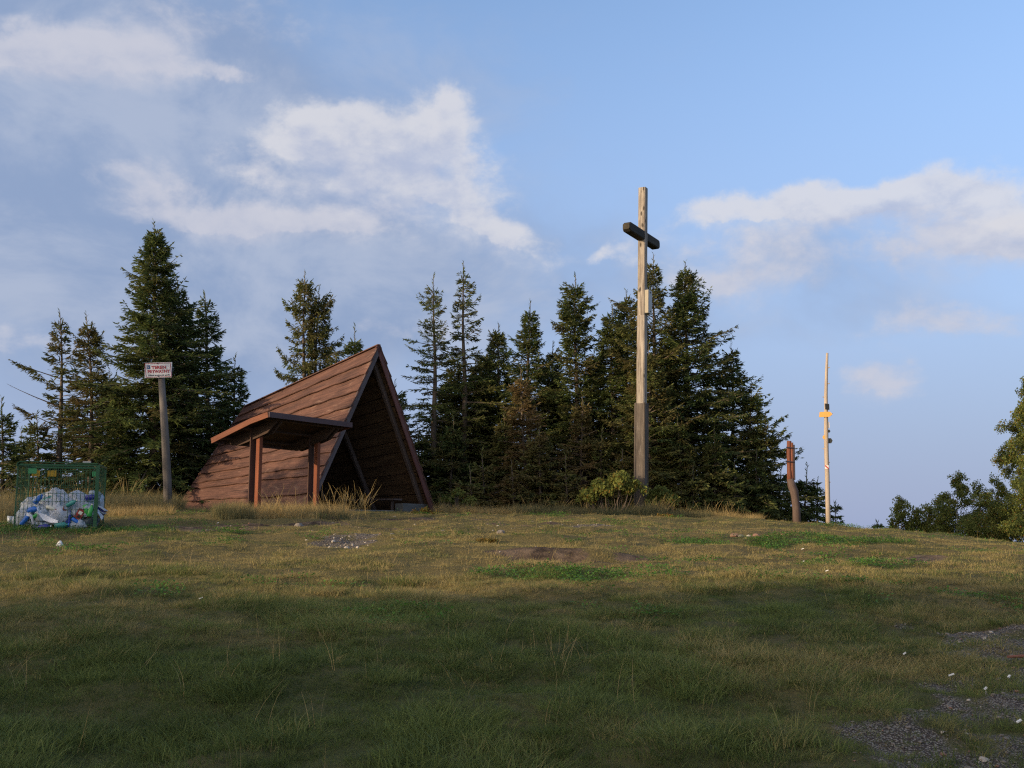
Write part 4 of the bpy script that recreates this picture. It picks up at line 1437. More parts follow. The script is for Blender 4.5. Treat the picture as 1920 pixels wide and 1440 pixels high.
# left of the hut
spruce('low dark spruce cut by the left frame edge behind the litter cage', 4, 742, 2, 31.0, 62, 101, light=.35, dens=.9, per=7)
spruce('thin half-dead spruce with long bare limbs reaching left above the cage', 113, 580, 108, 33.5, 52, 102, light=.3, brown=.35, sparse=.45, bare=.55, top_sparse=.5, prof=.7,
       longs=((.66, PI * 1.02, 1.7, 18), (.60, PI * .95, 1.5, 32), (.52, PI * 1.05, 1.9, 22), (.42, PI, 1.6, 25), (.74, PI * .9, .8, 10)))
spruce('brownish thinning spruce between the half-dead spruce and the tallest left spruce', 163, 585, 168, 33.0, 64, 103, light=.3, brown=.45, bare=.25, prof=.62, sparse=.1, per=7)
spruce('tallest dark green spruce on the left, behind the sign', 288, 412, 284, 31.5, 108, 104, light=.38, dens=1.1, prof=.72, per=8, asym=(0, .12), hang=.2)
spruce('dense spruce merged into the right flank of the tallest left spruce', 330, 516, 338, 32.6, 96, 105, light=.22, dens=1.0, prof=.6, per=7)
spruce('open spruce with upswept branches right of the tallest left spruce', 383, 545, 388, 33.5, 78, 106, light=.33, sparse=.2, top_sparse=.55, prof=.8, per=7)
spruce('small spruce just behind the rear edge of the hut roof', 440, 662, 436, 34.5, 62, 107, light=.36, sparse=.2, prof=.75, brown=.15)
spruce('small green spruce in front of the tallest left spruce beside the sign pole', 362, 765, 358, 34.0, 46, 108, light=.6, prof=.75)
spruce('short broad spruce behind the foot of the sign pole', 225, 720, 222, 31.5, 62, 118, light=.42, prof=.7, per=7)
spruce('short spruce directly behind the litter cage', 70, 770, 68, 33.0, 55, 119, light=.3, brown=.2, prof=.7)
# behind the hut
spruce('ragged lichen-hung spruce standing alone above the hut roof', 570, 505, 566, 38.0, 40, 109, light=.55, brown=.42, prof=.35, clear=.30, hang=.75, sparse=.38, per=6,
       longs=((.80, PI * 1.03, 1.05, 42), (.56, PI, 1.5, 48), (.52, PI * .96, 1.3, 30), (.70, PI, .7, 20)))
spruce('second leaning stem beside the lichen-hung spruce above the hut roof', 597, 535, 585, 38.3, 42, 110, light=.45, brown=.38, prof=.38, clear=.35, hang=.6, asym=(0, .5), sparse=.32)
spruce('neat young spruce tip showing over the hut ridge', 665, 607, 665, 36.5, 56, 111, light=.35, prof=.8, leader=.7, brown=.05)
spruce('small ragged spruce over the middle of the hut roof', 630, 662, 628, 37.0, 44, 112, light=.5, brown=.35, sparse=.3, prof=.6)
spruce('low spruce peeping out behind the right edge of the hut', 740, 712, 748, 37.0, 60, 113, light=.3, brown=.1, prof=.7, sparse=.15)
# right of the hut
spruce('slim spruce with bare pale trunk just right of the hut', 813, 512, 814, 36.5, 62, 114, light=.50, brown=.20, prof=.62, sparse=.42, top_sparse=.2, per=6,
       longs=((.70, PI * 1.0, 1.15, 12), (.60, PI * 1.02, 1.0, 5)), big=.95)
spruce('tall thin-topped spruce with nearly bare tip', 867, 488, 871, 37.0, 66, 115, light=.45, brown=.28, prof=.66, sparse=.40, top_sparse=.75, per=6, asym=(0, .25))
spruce('narrow spruce between the thin-topped spruce and the broad-shouldered one', 935, 604, 935, 37.5, 48, 116, light=.4, brown=.2, prof=.55, sparse=.25)
spruce('broad-shouldered spruce with a fine pointed leader in the middle of the row', 993, 560, 990, 37.0, 84, 117, light=.28, brown=.12, prof=.62, sparse=.12, leader=.6, per=7)
spruce('brown dying spruce full of dead twigs in the middle of the row', 975, 690, 985, 34.5, 72, 120, light=.4, brown=.95, prof=.5, bare=.65, sparse=.1, per=8, dead=True)
spruce('spire-topped dense spruce left of the cross', 1078, 512, 1082, 36.5, 52, 121, light=.36, brown=.14, prof=.42, per=7, sparse=.08)
spruce('brown twiggy spruce under the spire-topped spruce', 1090, 740, 1092, 34.4, 62, 122, light=.62, brown=.75, prof=.55, bare=.4, per=7)
spruce('dark spruce with a thin leader just left of the cross', 1147, 570, 1150, 36.5, 66, 123, light=.34, brown=.12, prof=.6, leader=.6)
spruce('spruce partly behind the left side of the cross', 1174, 542, 1178, 37.4, 56, 124, light=.42, brown=.2, prof=.6, sparse=.15, leader=.5)
spruce('spruce with a long thin whip of a top just right of the cross', 1226, 474, 1228, 35.6, 82, 125, light=.45, brown=.40, prof=.40, top_sparse=.85, per=7, asym=(PI, .15))
spruce('biggest and darkest spruce right of the cross', 1285, 488, 1292, 36.0, 118, 126, light=.30, brown=.14, prof=.62, per=8, dens=1.1, asym=(0, .15), top_sparse=.15)
spruce('olive brown spruce filling the row behind the cross', 1215, 640, 1222, 34.2, 88, 127, light=.62, brown=.38, prof=.55, per=7)
spruce('spruce on the right shoulder of the darkest spruce', 1372, 640, 1376, 36.6, 88, 128, light=.36, brown=.15, prof=.66, per=7)
spruce('leaning spruce with open right side near the end of the row', 1410, 715, 1402, 36.0, 66, 129, light=.42, brown=.18, prof=.7, sparse=.1, asym=(0, .3),
       longs=((.62, 0, 1.5, 28), (.5, -.1, 1.6, 24)))
spruce('thin spruce at the right end of the row with one drooping arm', 1436, 770, 1434, 35.6, 46, 130, light=.42, brown=.2, prof=.6, sparse=.25, longs=((.72, -.05, .85, 38), (.6, 0, .9, 20)))
spruce('small dark spruce behind the carved trunk', 1512, 868, 1508, 37.0, 60, 131, light=.32, brown=.12, prof=.6, per=9, dens=1.2)
spruce('small spruce close right of the carved trunk', 1532, 895, 1530, 37.6, 44, 151, light=.35, prof=.6, per=8)
spruce('low spruce behind the carved trunk and the row end', 1488, 880, 1486, 37.2, 50, 152, light=.33, prof=.6, per=8)
spruce('spruce sapling behind the foot of the trail signpost', 1564, 938, 1564, 37.5, 20, 132, light=.3, prof=.8, leader=.15)
spruce('tiny spruce sapling alone on the skyline right of the signpost', 1643, 975, 1643, 41.0, 16, 133, light=.3, prof=.8, leader=.12)
# lower spruces that close the foot of the row
spruce('low yellowish spruce at the foot of the row right of the hut', 905, 838, 908, 33.4, 50, 134, light=.75, brown=.45, prof=.6, per=7)
spruce('low bushy spruce under the brown dying spruce', 1010, 800, 1015, 33.2, 66, 135, light=.62, brown=.50, prof=.55, per=8)
spruce('low spruce at the foot of the slim bare-trunked spruce', 850, 780, 845, 35.0, 62, 136, light=.25, brown=.2, prof=.6, per=7)
spruce('low dark spruce in front of the darkest spruce right of the cross', 1338, 800, 1340, 33.8, 66, 137, light=.45, brown=.25, prof=.6, per=8)
spruce('mid-height olive spruce between the cross and the low dark spruce', 1272, 770, 1276, 33.9, 62, 138, light=.48, brown=.36, prof=.6, per=8)
spruce('low broad spruce below the right shoulder of the row', 1420, 838, 1416, 34.6, 62, 139, light=.35, brown=.2, prof=.6, per=7)
spruce('low spruce behind the leafy bush left of the cross', 1130, 800, 1128, 33.8, 62, 140, light=.4, brown=.4, prof=.55, per=7)
spruce('low spruce close behind the right foot of the hut', 782, 800, 790, 36.0, 60, 141, light=.25, brown=.1, prof=.6, per=7)
spruce('shaded spruce left of the carved trunk', 1465, 868, 1462, 36.0, 48, 142, light=.3, brown=.15, prof=.6, per=7)
spruce('low olive spruce in the middle of the row beneath the broad-shouldered one', 945, 770, 948, 35.2, 64, 143, light=.42, brown=.45, prof=.55, per=7)


spruce('background spruce filling the gap behind the litter cage', 40, 800, 36, 35.0, 70, 144, light=.3, brown=.2, prof=.6)
spruce('background spruce between the half-dead spruce and the brownish one', 138, 742, 136, 35.5, 66, 145, light=.3, brown=.25, prof=.6)
spruce('background spruce left of the tallest spruce', 205, 690, 203, 34.6, 66, 146, light=.34, brown=.15, prof=.6)
spruce('background spruce behind the slim bare-trunked spruce', 838, 700, 836, 38.0, 66, 147, light=.3, brown=.25, prof=.55)
spruce('background spruce behind the thin-topped spruce', 893, 668, 896, 38.4, 66, 148, light=.35, brown=.3, prof=.55)
spruce('background spruce between the broad-shouldered and the spire-topped spruces', 1038, 680, 1036, 38.2, 70, 149, light=.35, brown=.25, prof=.55)
spruce('background spruce left of the hut roof foot', 415, 760, 412, 36.0, 66, 150, light=.33, prof=.6)


for i_, (lab, px_, py_, Y_, r_, br_, li_) in enumerate((
        ('background spruce low between the slim and the thin-topped spruces', 852, 668, 39.0, 62, .3, .35), ('background spruce right of the thin-topped spruce', 915, 648, 39.2, 60, .3, .4),
        ('background spruce left of the spire-topped spruce', 1035, 640, 39.0, 62, .3, .4), ('background spruce right of the spire-topped spruce', 1112, 655, 38.8, 62, .35, .4),
        ('low olive-brown spruce at the foot of the row near the weedy sapling', 880, 868, 33.0, 52, .55, .6), ('low rust-brown spruce at the foot of the row under the dying one', 960, 858, 32.8, 56, .7, .55),
        ('low olive spruce left of the bright leafy bush', 1062, 850, 32.9, 58, .5, .65), ('low green spruce right of the dark leafy bush', 1300, 868, 33.0, 50, .3, .5),
        ('low spruce filling the foot of the row behind the bright leafy bush', 1165, 838, 33.2, 58, .45, .5), ('low green spruce at the right part of the row near the tall pale grass', 1375, 862, 33.8, 56, .25, .5))):
    spruce(lab, px_, py_, px_ + 2, Y_, r_, 160 + i_, light=li_, brown=br_, prof=.55, per=7)


# ------------------------------------------------------------------ birches and leafy bushes
def leaf_cloud(centres, radii, n, seed, size=(.05, .09), light=.45, auto=.05, lumps=1.0, flat=1.0):
    """leaf-sized faces spread in and round many small clusters"""
    rg = np.random.default_rng(seed)
    c = np.asarray(centres, float); r = np.asarray(radii, float)
    k = rg.choice(len(c), n, p=(r ** 2) / (r ** 2).sum())
    d = unit(rg.normal(size=(n, 3)))
    p = c[k] + d * (r[k] * rg.random(n) ** .45)[:, None] * np.array([1, 1, flat])
    u = unit(rg.normal(size=(n, 3)) + np.array([0, 0, -.5]))
    s = unit(np.cross(u, rg.normal(size=(n, 3))))
    L = rg.uniform(size[0], size[1], n)
    w_ = L * rg.uniform(.5, .75, n)
    v = np.stack([p, p + u * (L * .5)[:, None] + s * (w_ * .5)[:, None], p + u * L[:, None], p + u * (L * .5)[:, None] - s * (w_ * .5)[:, None]], 1).reshape(-1, 3)
    cl = rg.normal(size=len(c)) * .16
    t = np.stack([np.clip(light + cl[k] + rg.normal(size=n) * .14, 0, 1), np.clip((rg.random(n) < auto) * rg.uniform(.4, 1, n) + (cl[k] > .22) * .15, 0, 1), np.zeros(n), np.ones(n)], 1)
    return v, np.arange(4 * n).reshape(-1, 4), np.repeat(t, 4, axis=0)


def birch(label, px, py, pxb, Y, rpx, seed, nleaf, light=.45, auto=.06, base_w=.6, name='birch_tree', cat='birch', group='birches and bushes beyond the brow', nb=70, low=.02, up=.9, leaf=(.06, .10)):
    rg = np.random.default_rng(seed)
    top = P(px, py, Y); x0 = P(pxb, 985, Y).x
    z0 = zgs(x0, Y)
    H = top.z - z0; Rb = rpx * 1.35 * Y / FPX
    root = thing(name, label, cat, (x0, Y, z0 - .05), group)
    bx = top.x - x0
    stem = lambda h: np.array([bx * (h / H) ** 2 + .06 * math.sin(h * 1.1 + seed), .05 * math.cos(h + seed), h])
    hs = np.linspace(0, H * .97, 10)
    mb = MB(); mb.tube([Vector(stem(h)) for h in hs], [max(.008, .011 * H * (1 - h / H) + .006) for h in hs], 7, rough=.06)
    lb = MB()
    cs, rs_ = [], []
    for i in range(nb):
        q = low + (0.97 - low) * ((i + rg.random()) / nb)
        h = q * H
        l = Rb * (min(1, base_w + q * 2.2) if q < .3 else 1.0) * (1 - max(0, q - .18) / .84) ** 1.05 * rg.uniform(.55, 1.15) + .12
        a = rg.random() * 6.283
        pt_ = rg.uniform(.35, .95) * up
        o = stem(h)
        pts = []
        for s in (0, .35, .7, 1.0):
            rad = l * s
            pts.append(o + np.array([math.cos(a) * rad, math.sin(a) * rad, l * (pt_ * s - .25 * s * s)]))
        lb.tube([Vector(q_) for q_ in pts], [.016, .011, .007, .004], 4, cap=False)
        for s in (.4, .65, .85, 1.0, 1.08):
            f_ = min(s, 1.0)
            c = o + np.array([math.cos(a) * l * s, math.sin(a) * l * s, l * (pt_ * f_ - .25 * f_ * f_)]) + rg.normal(size=3) * .08
            c[2] = max(c[2], .1)
            cs.append(c); rs_.append((.11 + .15 * l * (1.1 - .4 * s)) * rg.uniform(.7, 1.2))
    for q in (.93, .97, 1.0):
        cs.append(stem(H * q)); rs_.append(.13)
    link('trunk', mb.mesh('trunk', 'birch_bark', Vector((0, 0, 0)), True), root)
    link('branches', lb.mesh('branches', 'bark', Vector((0, 0, 0)), True), root)
    v, f, t = leaf_cloud(cs, rs_, int(nleaf * 1.7), seed + 1, leaf, light, auto)
    link('crown', np_mesh('crown', v, f, ['leaves'], tint=t), root)
    return root


birch('large birch cut by the right frame edge', 1930, 700, 1934, 41.0, 76, 201, 42000, .45, .10, nb=120)
birch('second large birch behind the one at the right frame edge', 1990, 640, 2002, 43.5, 88, 202, 26000, .40, .06, nb=110)
birch('young birch with a visible pale stem left of the large birch', 1793, 884, 1797, 44.0, 50, 203, 12000, .36, .03)
birch('dark rounded young birch close left of the large birch', 1833, 902, 1838, 45.0, 48, 204, 10000, .30, .04)
birch('small pale green birch standing alone at the left end of the group', 1690, 933, 1688, 45.0, 25, 205, 6500, .52, .05, base_w=.9)
birch('low yellowish bushy birch between the lone small birch and the young birch', 1738, 945, 1741, 45.5, 36, 206, 7500, .5, .10, base_w=.9)
birch('low dark bush at the foot of the young birches', 1765, 962, 1768, 44.0, 40, 207, 7000, .36, .05, base_w=1, name='bush', cat='bush')
birch('low bush hiding the foot of the dark rounded birch', 1862, 950, 1866, 43.0, 48, 208, 9000, .33, .06, base_w=1, name='bush', cat='bush')
birch('reddish low bush at the left foot of the yellowish birch', 1714, 968, 1716, 46.0, 16, 209, 2500, .5, .35, base_w=1, name='bush', cat='bush')


birch('broad young birch filling the gap before the large birch', 1868, 890, 1872, 44.5, 46, 211, 9000, .42, .07)
birch('low pale green bush between the yellowish birch and the young birch', 1765, 925, 1766, 46.0, 34, 212, 6500, .55, .08, base_w=.9, name='bush', cat='bush')
birch('low rounded bush on the skyline right of the lone small birch', 1716, 952, 1718, 45.2, 26, 213, 4500, .48, .08, base_w=1, name='bush', cat='bush')


def bush(label, lobes, Y, seed, nleaf, light, auto, px0, group=None, leaf=(.06, .11), name='bush', cat='bush'):
    """lobes: pixel centre and radius of each rounded mass"""
    x0 = P(px0, 950, Y).x; z0 = zgs(x0, Y)
    rg = np.random.default_rng(seed)
    root = thing(name, label, cat, (x0, Y, z0 - .03), group)
    cs, rs_ = [], []
    lb = MB()
    for (px, py, r) in lobes:
        c = P(px, py, Y); R_ = r * Y / FPX
        for k in range(16):
            d = unit(rg.normal(size=3)); d[2] = abs(d[2]) * 1.0 - .25
            q = np.array([c.x - x0, 0, c.z - z0]) + d * R_ * np.array([.8, .8, .8]) * rg.uniform(.4, 1)
            q[2] = max(q[2], .08)
            cs.append(q); rs_.append(R_ * rg.uniform(.22, .42))
            if k % 2 == 0:
                lb.tube([(rg.normal() * .1 + (c.x - x0) * .4, rg.normal() * .1, 0), (q[0] * .8, q[1] * .6, q[2] * .55), tuple(q)], [.014, .010, .004], 4, cap=False)
    link('stems', lb.mesh('stems', 'bark', Vector((0, 0, 0)), True), root)
    v, f, t = leaf_cloud(cs, rs_, nleaf, seed + 1, leaf, light, auto)
    link('foliage', np_mesh('foliage', v, f, ['leaves'], tint=t), root)
    return root


bush('bright green leafy bush with yellowing leaves at the left foot of the cross', [(1160, 903, 32), (1125, 918, 32), (1185, 913, 28), (1098, 930, 22)], 31.2, 301, 6500, .85, .14, 1145)
bush('dark green leafy bush at the right foot of the cross', [(1235, 925, 22), (1255, 935, 22), (1222, 938, 18)], 31.6, 302, 3000, .35, .04, 1238)
bush('weedy sapling with thin stems right of the hut', [(858, 925, 16), (880, 940, 18), (835, 935, 14)], 31.8, 303, 650, .55, .06, 860, leaf=(.06, .10))
bush('small rusty orange plant at the edge of the grass below the cross', [(1255, 968, 11), (1240, 973, 11)], 28.5, 304, 700, .6, .95, 1250, leaf=(.03, .06), name='heath_plant', cat='plant')
bush('low brown bilberry clump at the right foot of the hut', [(795, 957, 14), (778, 962, 12), (812, 962, 10)], 27.8, 305, 1200, .4, .75, 795, leaf=(.03, .055), name='heath_plant', cat='plant')
bush('low brown heath clump on the bank above the eroded hollow', [(905, 1022, 14), (925, 1026, 12)], 17.2, 306, 1000, .5, .7, 915, leaf=(.02, .04), name='heath_plant', cat='plant')
bush('rusty low clump on the brow right of the grey stones', [(1655, 998, 8), (1668, 1000, 7)], 33.5, 307, 500, .55, .9, 1660, leaf=(.03, .06), name='heath_plant', cat='plant')

# ------------------------------------------------------------------ the wood beyond the left of the view, whose shade lies over the near grass
fv, ff, ft, fo = [], [], [], 0
SH = [(-19.5, 21.5, 4.6, 1.3, 401), (-17.5, 13.2, 2.9, 1.0, 402), (-21.0, 25.5, 5.2, 1.1, 413)]
for (q, s0, h, r, sd) in ((26.6, -24, 12.5, 1.9, 414), (21.7, -20, 7.2, 1.7, 415), (20.8, -23, 7.6, 1.6, 416)):
    SH.append((.866 * s0 - .5 * q, .5 * s0 + .866 * q, h, r, sd))
for k, (q, h) in enumerate(((14.4, 7.2), (12.6, 7.9), (10.8, 8.7), (9.0, 9.4), (7.0, 10.6), (5.0, 11.8), (3.0, 12.5), (1.0, 12.5), (-1.2, 12.5), (-3.4, 12.5), (-5.8, 12.5), (-8.4, 12), (-11.2, 12))):
    for row in range(3):
        s0 = -34 - 2.6 * row - .5 * ((k * 7) % 3)
        qq = q + (0, .9, .45)[row]
        SH.append((.866 * s0 - .5 * qq, .5 * s0 + .866 * qq, h + .5 * row - (.8 if row == 1 and q > 8 else 0), 2.3, 420 + 3 * k + row))
for (x, y, h, r, sd) in SH:
    v, f, t, wv, wf, tp, tr = spruce_arrays(h, r, sd, prof=.45, per=5, dens=.20, big=3.3, whorl=.38, light=.35)
    v = v + np.array([x, y, zgs(x, y) - .05])
    fv.append(v); ff.append(f + fo); ft.append(t); fo += len(v)
wood_o = link('forest', np_mesh('forest', np.concatenate(fv), np.concatenate(ff), ['needles'], tint=np.concatenate(ft)))
wood_o['kind'] = 'stuff'; wood_o['label'] = 'spruce wood at the left whose shade lies over the near grass'

# ------------------------------------------------------------------ grass
def blades(n, rad, hmin, hmax, wid, seed, lean=.5, seg=2, lay=(0, 0), head=False):
    rg = np.random.default_rng(seed)
    V, F = [], []
    for i in range(n):
        a, rr_ = rg.random() * 6.283, rad * math.sqrt(rg.random())
        b = np.array([math.cos(a) * rr_, math.sin(a) * rr_, -.015])
        h = rg.uniform(hmin, hmax)
        la = a + rg.normal() * .8
        ln = lean * rg.uniform(.3, 1.4) * h
        out = np.array([math.cos(la) * ln + lay[0] * h, math.sin(la) * ln + lay[1] * h, 0])
        fa = rg.random() * 6.283
        s = np.array([math.cos(fa), math.sin(fa), 0]) * wid * rg.uniform(.7, 1.2)
        o = len(V)
        for k in range(seg + 1):
            t = k / seg
            c = b + out * t ** 1.8 + np.array([0, 0, h * (t - .22 * lean * t * t)])
            ww = (1 - t) ** .7 * .5 + .06
            if head and t >= .74: ww = 1.0 if k < seg else .3
            V += [c - s * ww, c + s * ww]
        F += [[o + 2 * k, o + 2 * k + 1, o + 2 * k + 3, o + 2 * k + 2] for k in range(seg)]
    return np.array(V), np.array(F)


def protos(name, specs, mat):
    c = bpy.data.collections.new(name)
    for i, kw in enumerate(specs):
        v, f = blades(**kw)
        me = np_mesh('%s_%02d' % (name, i), v, f, [mat])
        c.objects.link(bpy.data.objects.new('%s_%02d' % (name, i), me))
    return c


def scatter(name, coll, pts, idx, rot, scl, tint, label):
    me = bpy.data.meshes.new(name)
    me.vertices.add(len(pts)); me.vertices.foreach_set('co', np.ascontiguousarray(pts, np.float32).ravel())
    for nm, typ, key, arr in (('idx', 'INT', 'value', idx.astype(np.int32)), ('rot', 'FLOAT_VECTOR', 'vector', rot), ('scl', 'FLOAT_VECTOR', 'vector', scl), ('tint', 'FLOAT_COLOR', 'color', tint)):
        a = me.attributes.new(nm, typ, 'POINT')
        a.data.foreach_set(key, np.ascontiguousarray(arr if typ == 'INT' else arr.astype(np.float32)).ravel())
    me.update()
    o = link(name, me)
    o['kind'] = 'stuff'; o['label'] = label
    ng = bpy.data.node_groups.new(name + '_nodes', 'GeometryNodeTree')
    ng.interface.new_socket('Geometry', in_out='INPUT', socket_type='NodeSocketGeometry')
    ng.interface.new_socket('Geometry', in_out='OUTPUT', socket_type='NodeSocketGeometry')
    N = ng.nodes
    gi, go = N.new('NodeGroupInput'), N.new('NodeGroupOutput')
    m2p = N.new('GeometryNodeMeshToPoints')
    iop = N.new('GeometryNodeInstanceOnPoints')
    ci = N.new('GeometryNodeCollectionInfo')
    ci.inputs['Collection'].default_value = coll
    ci.inputs['Separate Children'].default_value = True
    ci.inputs['Reset Children'].default_value = True

    def na(nm, dt):
        n = N.new('GeometryNodeInputNamedAttribute'); n.data_type = dt
        n.inputs['Name'].default_value = nm
        return n.outputs['Attribute']
    L = ng.links.new
    L(gi.outputs[0], m2p.inputs['Mesh'])
    L(m2p.outputs[0], iop.inputs['Points'])
    L(ci.outputs[0], iop.inputs['Instance'])
    iop.inputs['Pick Instance'].default_value = True
    L(na('idx', 'INT'), iop.inputs['Instance Index'])
    L(na('rot', 'FLOAT_VECTOR'), iop.inputs['Rotation'])
    L(na('scl', 'FLOAT_VECTOR'), iop.inputs['Scale'])
    L(iop.outputs[0], go.inputs[0])
    md = o.modifiers.new('scatter', 'NODES'); md.node_group = ng
    return o


NS = 7
short = protos('turf', [dict(n=46, rad=.13, hmin=.035, hmax=.105, wid=.0046, seed=500 + i, lean=.95, lay=(.25, .05) if i % 2 else (.1, -.15)) for i in range(NS)], 'grass_blade')
far_t = protos('far_turf', [dict(n=36, rad=.17, hmin=.03, hmax=.085, wid=.0068, seed=520 + i, lean=.9, lay=(.2, .0)) for i in range(NS)], 'grass_blade')
tall = protos('tall_turf', [dict(n=40, rad=.16, hmin=.22, hmax=.62, wid=.0075, seed=540 + i, lean=.40, seg=3) for i in range(5)], 'straw_blade')
stalk = protos('stalk', [dict(n=3, rad=.07, hmin=.14, hmax=.34, wid=.0026, seed=560 + i, lean=.75, seg=4) for i in range(6)], 'straw_blade')
heads = protos('seed_stalk', [dict(n=7, rad=.10, hmin=.55, hmax=1.05, wid=.0042, seed=580 + i, lean=.40, seg=4, head=True) for i in range(4)], 'straw_blade')


def sample(y0, y1, dens, rg, margin=1.6):
    area = .57 * (y1 * y1 - y0 * y0) + 2 * margin * (y1 - y0)
    n = int(area * dens)
    y = np.sqrt(rg.uniform(y0 * y0, y1 * y1, n))
    x = rg.uniform(-1, 1, n) * (.57 * y + margin)
    return x, y


def up_tilt(n, rg, k=.15):
    return np.stack([rg.normal(size=n) * k, rg.normal(size=n) * k, rg.uniform(0, 6.283, n)], 1)


def turf(name, coll, bands, seed, label, ns=NS):
    rg = np.random.default_rng(seed)
    X, Y_ = [], []
    for b in bands:
        x, y = sample(*b, rg)
        X.append(x); Y_.append(y)
    x, y = np.concatenate(X), np.concatenate(Y_)
    dry, dirt, grav, clov = fields(x, y)
    keep = rg.random(len(x)) > np.maximum(.80 * sstep(dirt, .4, .95), .50 * sstep(grav, .3, .8))
    keep &= in_hut(x, y) < .5
    x, y, dry, dirt, grav, clov = [q[keep] for q in (x, y, dry, dirt, grav, clov)]
    n = len(x)
    tus = fbm(x * 2.3, y * 2.0, 61, 3)
    s = (.50 + .72 * sstep(tus, .36, .76)) * (1 - .35 * sstep(y, 11, 18)) * rg.uniform(.7, 1.2, n) * (1 - .4 * dirt) * (1 - .45 * grav)
    dr = np.clip(dry + rg.normal(size=n) * .24, 0, 1)
    lush = np.clip(.5 + .8 * (fbm(x * .8, y * .8, 71, 3) - .5) + .9 * (tus - .5) + .5 * (fbm(x * 3.1, y * 3.1, 77, 2) - .5) + rg.normal(size=n) * .24 + .25 * clov, 0, 1)
    t = np.stack([lush, .9 * sstep(dr, .34, 1.0), np.zeros(n), np.ones(n)], 1)
    return scatter(name, coll, np.stack([x, y, zg(x, y)], 1), rg.integers(0, ns, n), up_tilt(n, rg), np.stack([s * 1.0, s * 1.0, s * rg.uniform(.7, 1.2, n)], 1), t, label)


turf('grass', short, [(4.2, 8.5, 250), (8.5, 13, 170)], 601, 'short tussocky grass over the near slope')
turf('grass', far_t, [(12.5, 20, 95), (20, 40, 52)], 602, 'short dry grass over the hilltop')


def stalks():
    rg = np.random.default_rng(603)
    x, y = sample(4.3, 22, 6.5, rg)
    cl = fbm(x * .6, y * .6, 81, 3)
    _, dirt, grav, _ = fields(x, y)
    k = (rg.random(len(x)) < sstep(cl, .36, .66)) & (dirt < .4) & (grav < .4)
    x, y = x[k], y[k]; n = len(x)
    t = np.stack([rg.uniform(.4, 1, n), rg.uniform(.3, .9, n), np.zeros(n), np.ones(n)], 1)
    s = rg.uniform(.6, 1.25, n)
    scatter('grass_stalks', stalk, np.stack([x, y, zg(x, y)], 1), rg.integers(0, 6, n), up_tilt(n, rg, .2), np.stack([s, s, s], 1), t, 'pale bent grass stalks standing above the turf')


stalks()


def tall_grass():
    rg = np.random.default_rng(604)
    xs, ys, ss, tt = [], [], [], []

    def patch(px0, px1, Y0, Y1, n, h, straw, green, wob=.6):
        px = rg.uniform(px0, px1, n)
        yy = rg.uniform(Y0, Y1, n)
        x = (px - 960) / FPX * yy * 1.0
        xs.append(x); ys.append(yy)
        ss.append(rg.uniform(.65, 1.2, n) * h)
        tt.append(np.stack([np.clip(green + rg.normal(size=n) * .16, 0, 1), np.clip(straw + rg.normal(size=n) * .18, 0, 1)], 1))
    patch(-60, 345, 27.0, 31.5, 900, .95, .28, .45)        # behind the cage and round the sign pole
    patch(200, 320, 24.5, 27.5, 260, .8, .35, .5)
    patch(-60, 30, 21.5, 27, 200, .7, .55, .5)
    patch(205, 330, 23.0, 25.5, 200, .45, .75, .6)
    patch(340, 430, 26.0, 28.0, 60, .30, .5, .5)
    patch(440, 600, 22.6, 24.6, 150, .62, .85, .7)        # round the canopy posts
    patch(500, 660, 23.4, 26.2, 150, .60, .75, .6)
    patch(408, 475, 22.2, 23.6, 110, .68, .22, .75)
    patch(560, 655, 22.8, 24.0, 70, .45, .15, .3)
    patch(818, 1010, 30.0, 32.5, 330, .62, .72, .75)      # along the foot of the row
    patch(960, 1330, 29.5, 32.0, 700, .68, .16, .45)
    patch(1180, 1240, 29.8, 31.8, 120, .9, .3, .5)
    patch(1290, 1420, 31.0, 33.4, 320, .62, .78, .8)
    patch(1400, 1560, 33.4, 36.0, 240, .35, .3, .4)
    patch(1600, 1960, 35.0, 38.5, 200, .16, .7, .6)
    x, y, s, t2 = np.concatenate(xs), np.concatenate(ys), np.concatenate(ss), np.concatenate(tt)
    k = in_hut(x, y) < .5
    x, y, s, t2 = x[k], y[k], s[k], t2[k]
    n = len(x)
    t = np.concatenate([t2, np.zeros((n, 1)), np.ones((n, 1))], 1)
    scatter('tall_grass', tall, np.stack([x, y, zg(x, y)], 1), rg.integers(0, 5, n), up_tilt(n, rg, .12), np.stack([s, s, s], 1), t, 'tall uncut grass round the posts and along the trees')
    xs.clear(); ys.clear(); ss.clear(); tt.clear()
    patch(600, 690, 23.0, 24.6, 16, 1.0, .8, .7)
    patch(480, 600, 22.8, 24.4, 14, .8, .8, .7)
    patch(-40, 330, 27, 31, 110, 1.0, .65, .6)
    patch(1190, 1250, 30.6, 31.8, 22, .95, .55, .8)
    patch(820, 1400, 30.5, 32.5, 80, .75, .7, .6)
    x, y, s, t2 = np.concatenate(xs), np.concatenate(ys), np.concatenate(ss), np.concatenate(tt)
    n = len(x)
    t = np.concatenate([t2, np.zeros((n, 1)), np.ones((n, 1))], 1)
    scatter('seed_grass', heads, np.stack([x, y, zg(x, y)], 1), rg.integers(0, 4, n), up_tilt(n, rg, .14), np.stack([s, s, s], 1), t, 'tall seeding grass heads by the posts and trees')


tall_grass()


# clover and other broad-leaved ground cover in the vivid green patches
leafy('clover_leaf', (.050, .120, .020), (.115, .250, .045), 'tint', 'INSTANCER', .35, colc=(.14, .25, .05))


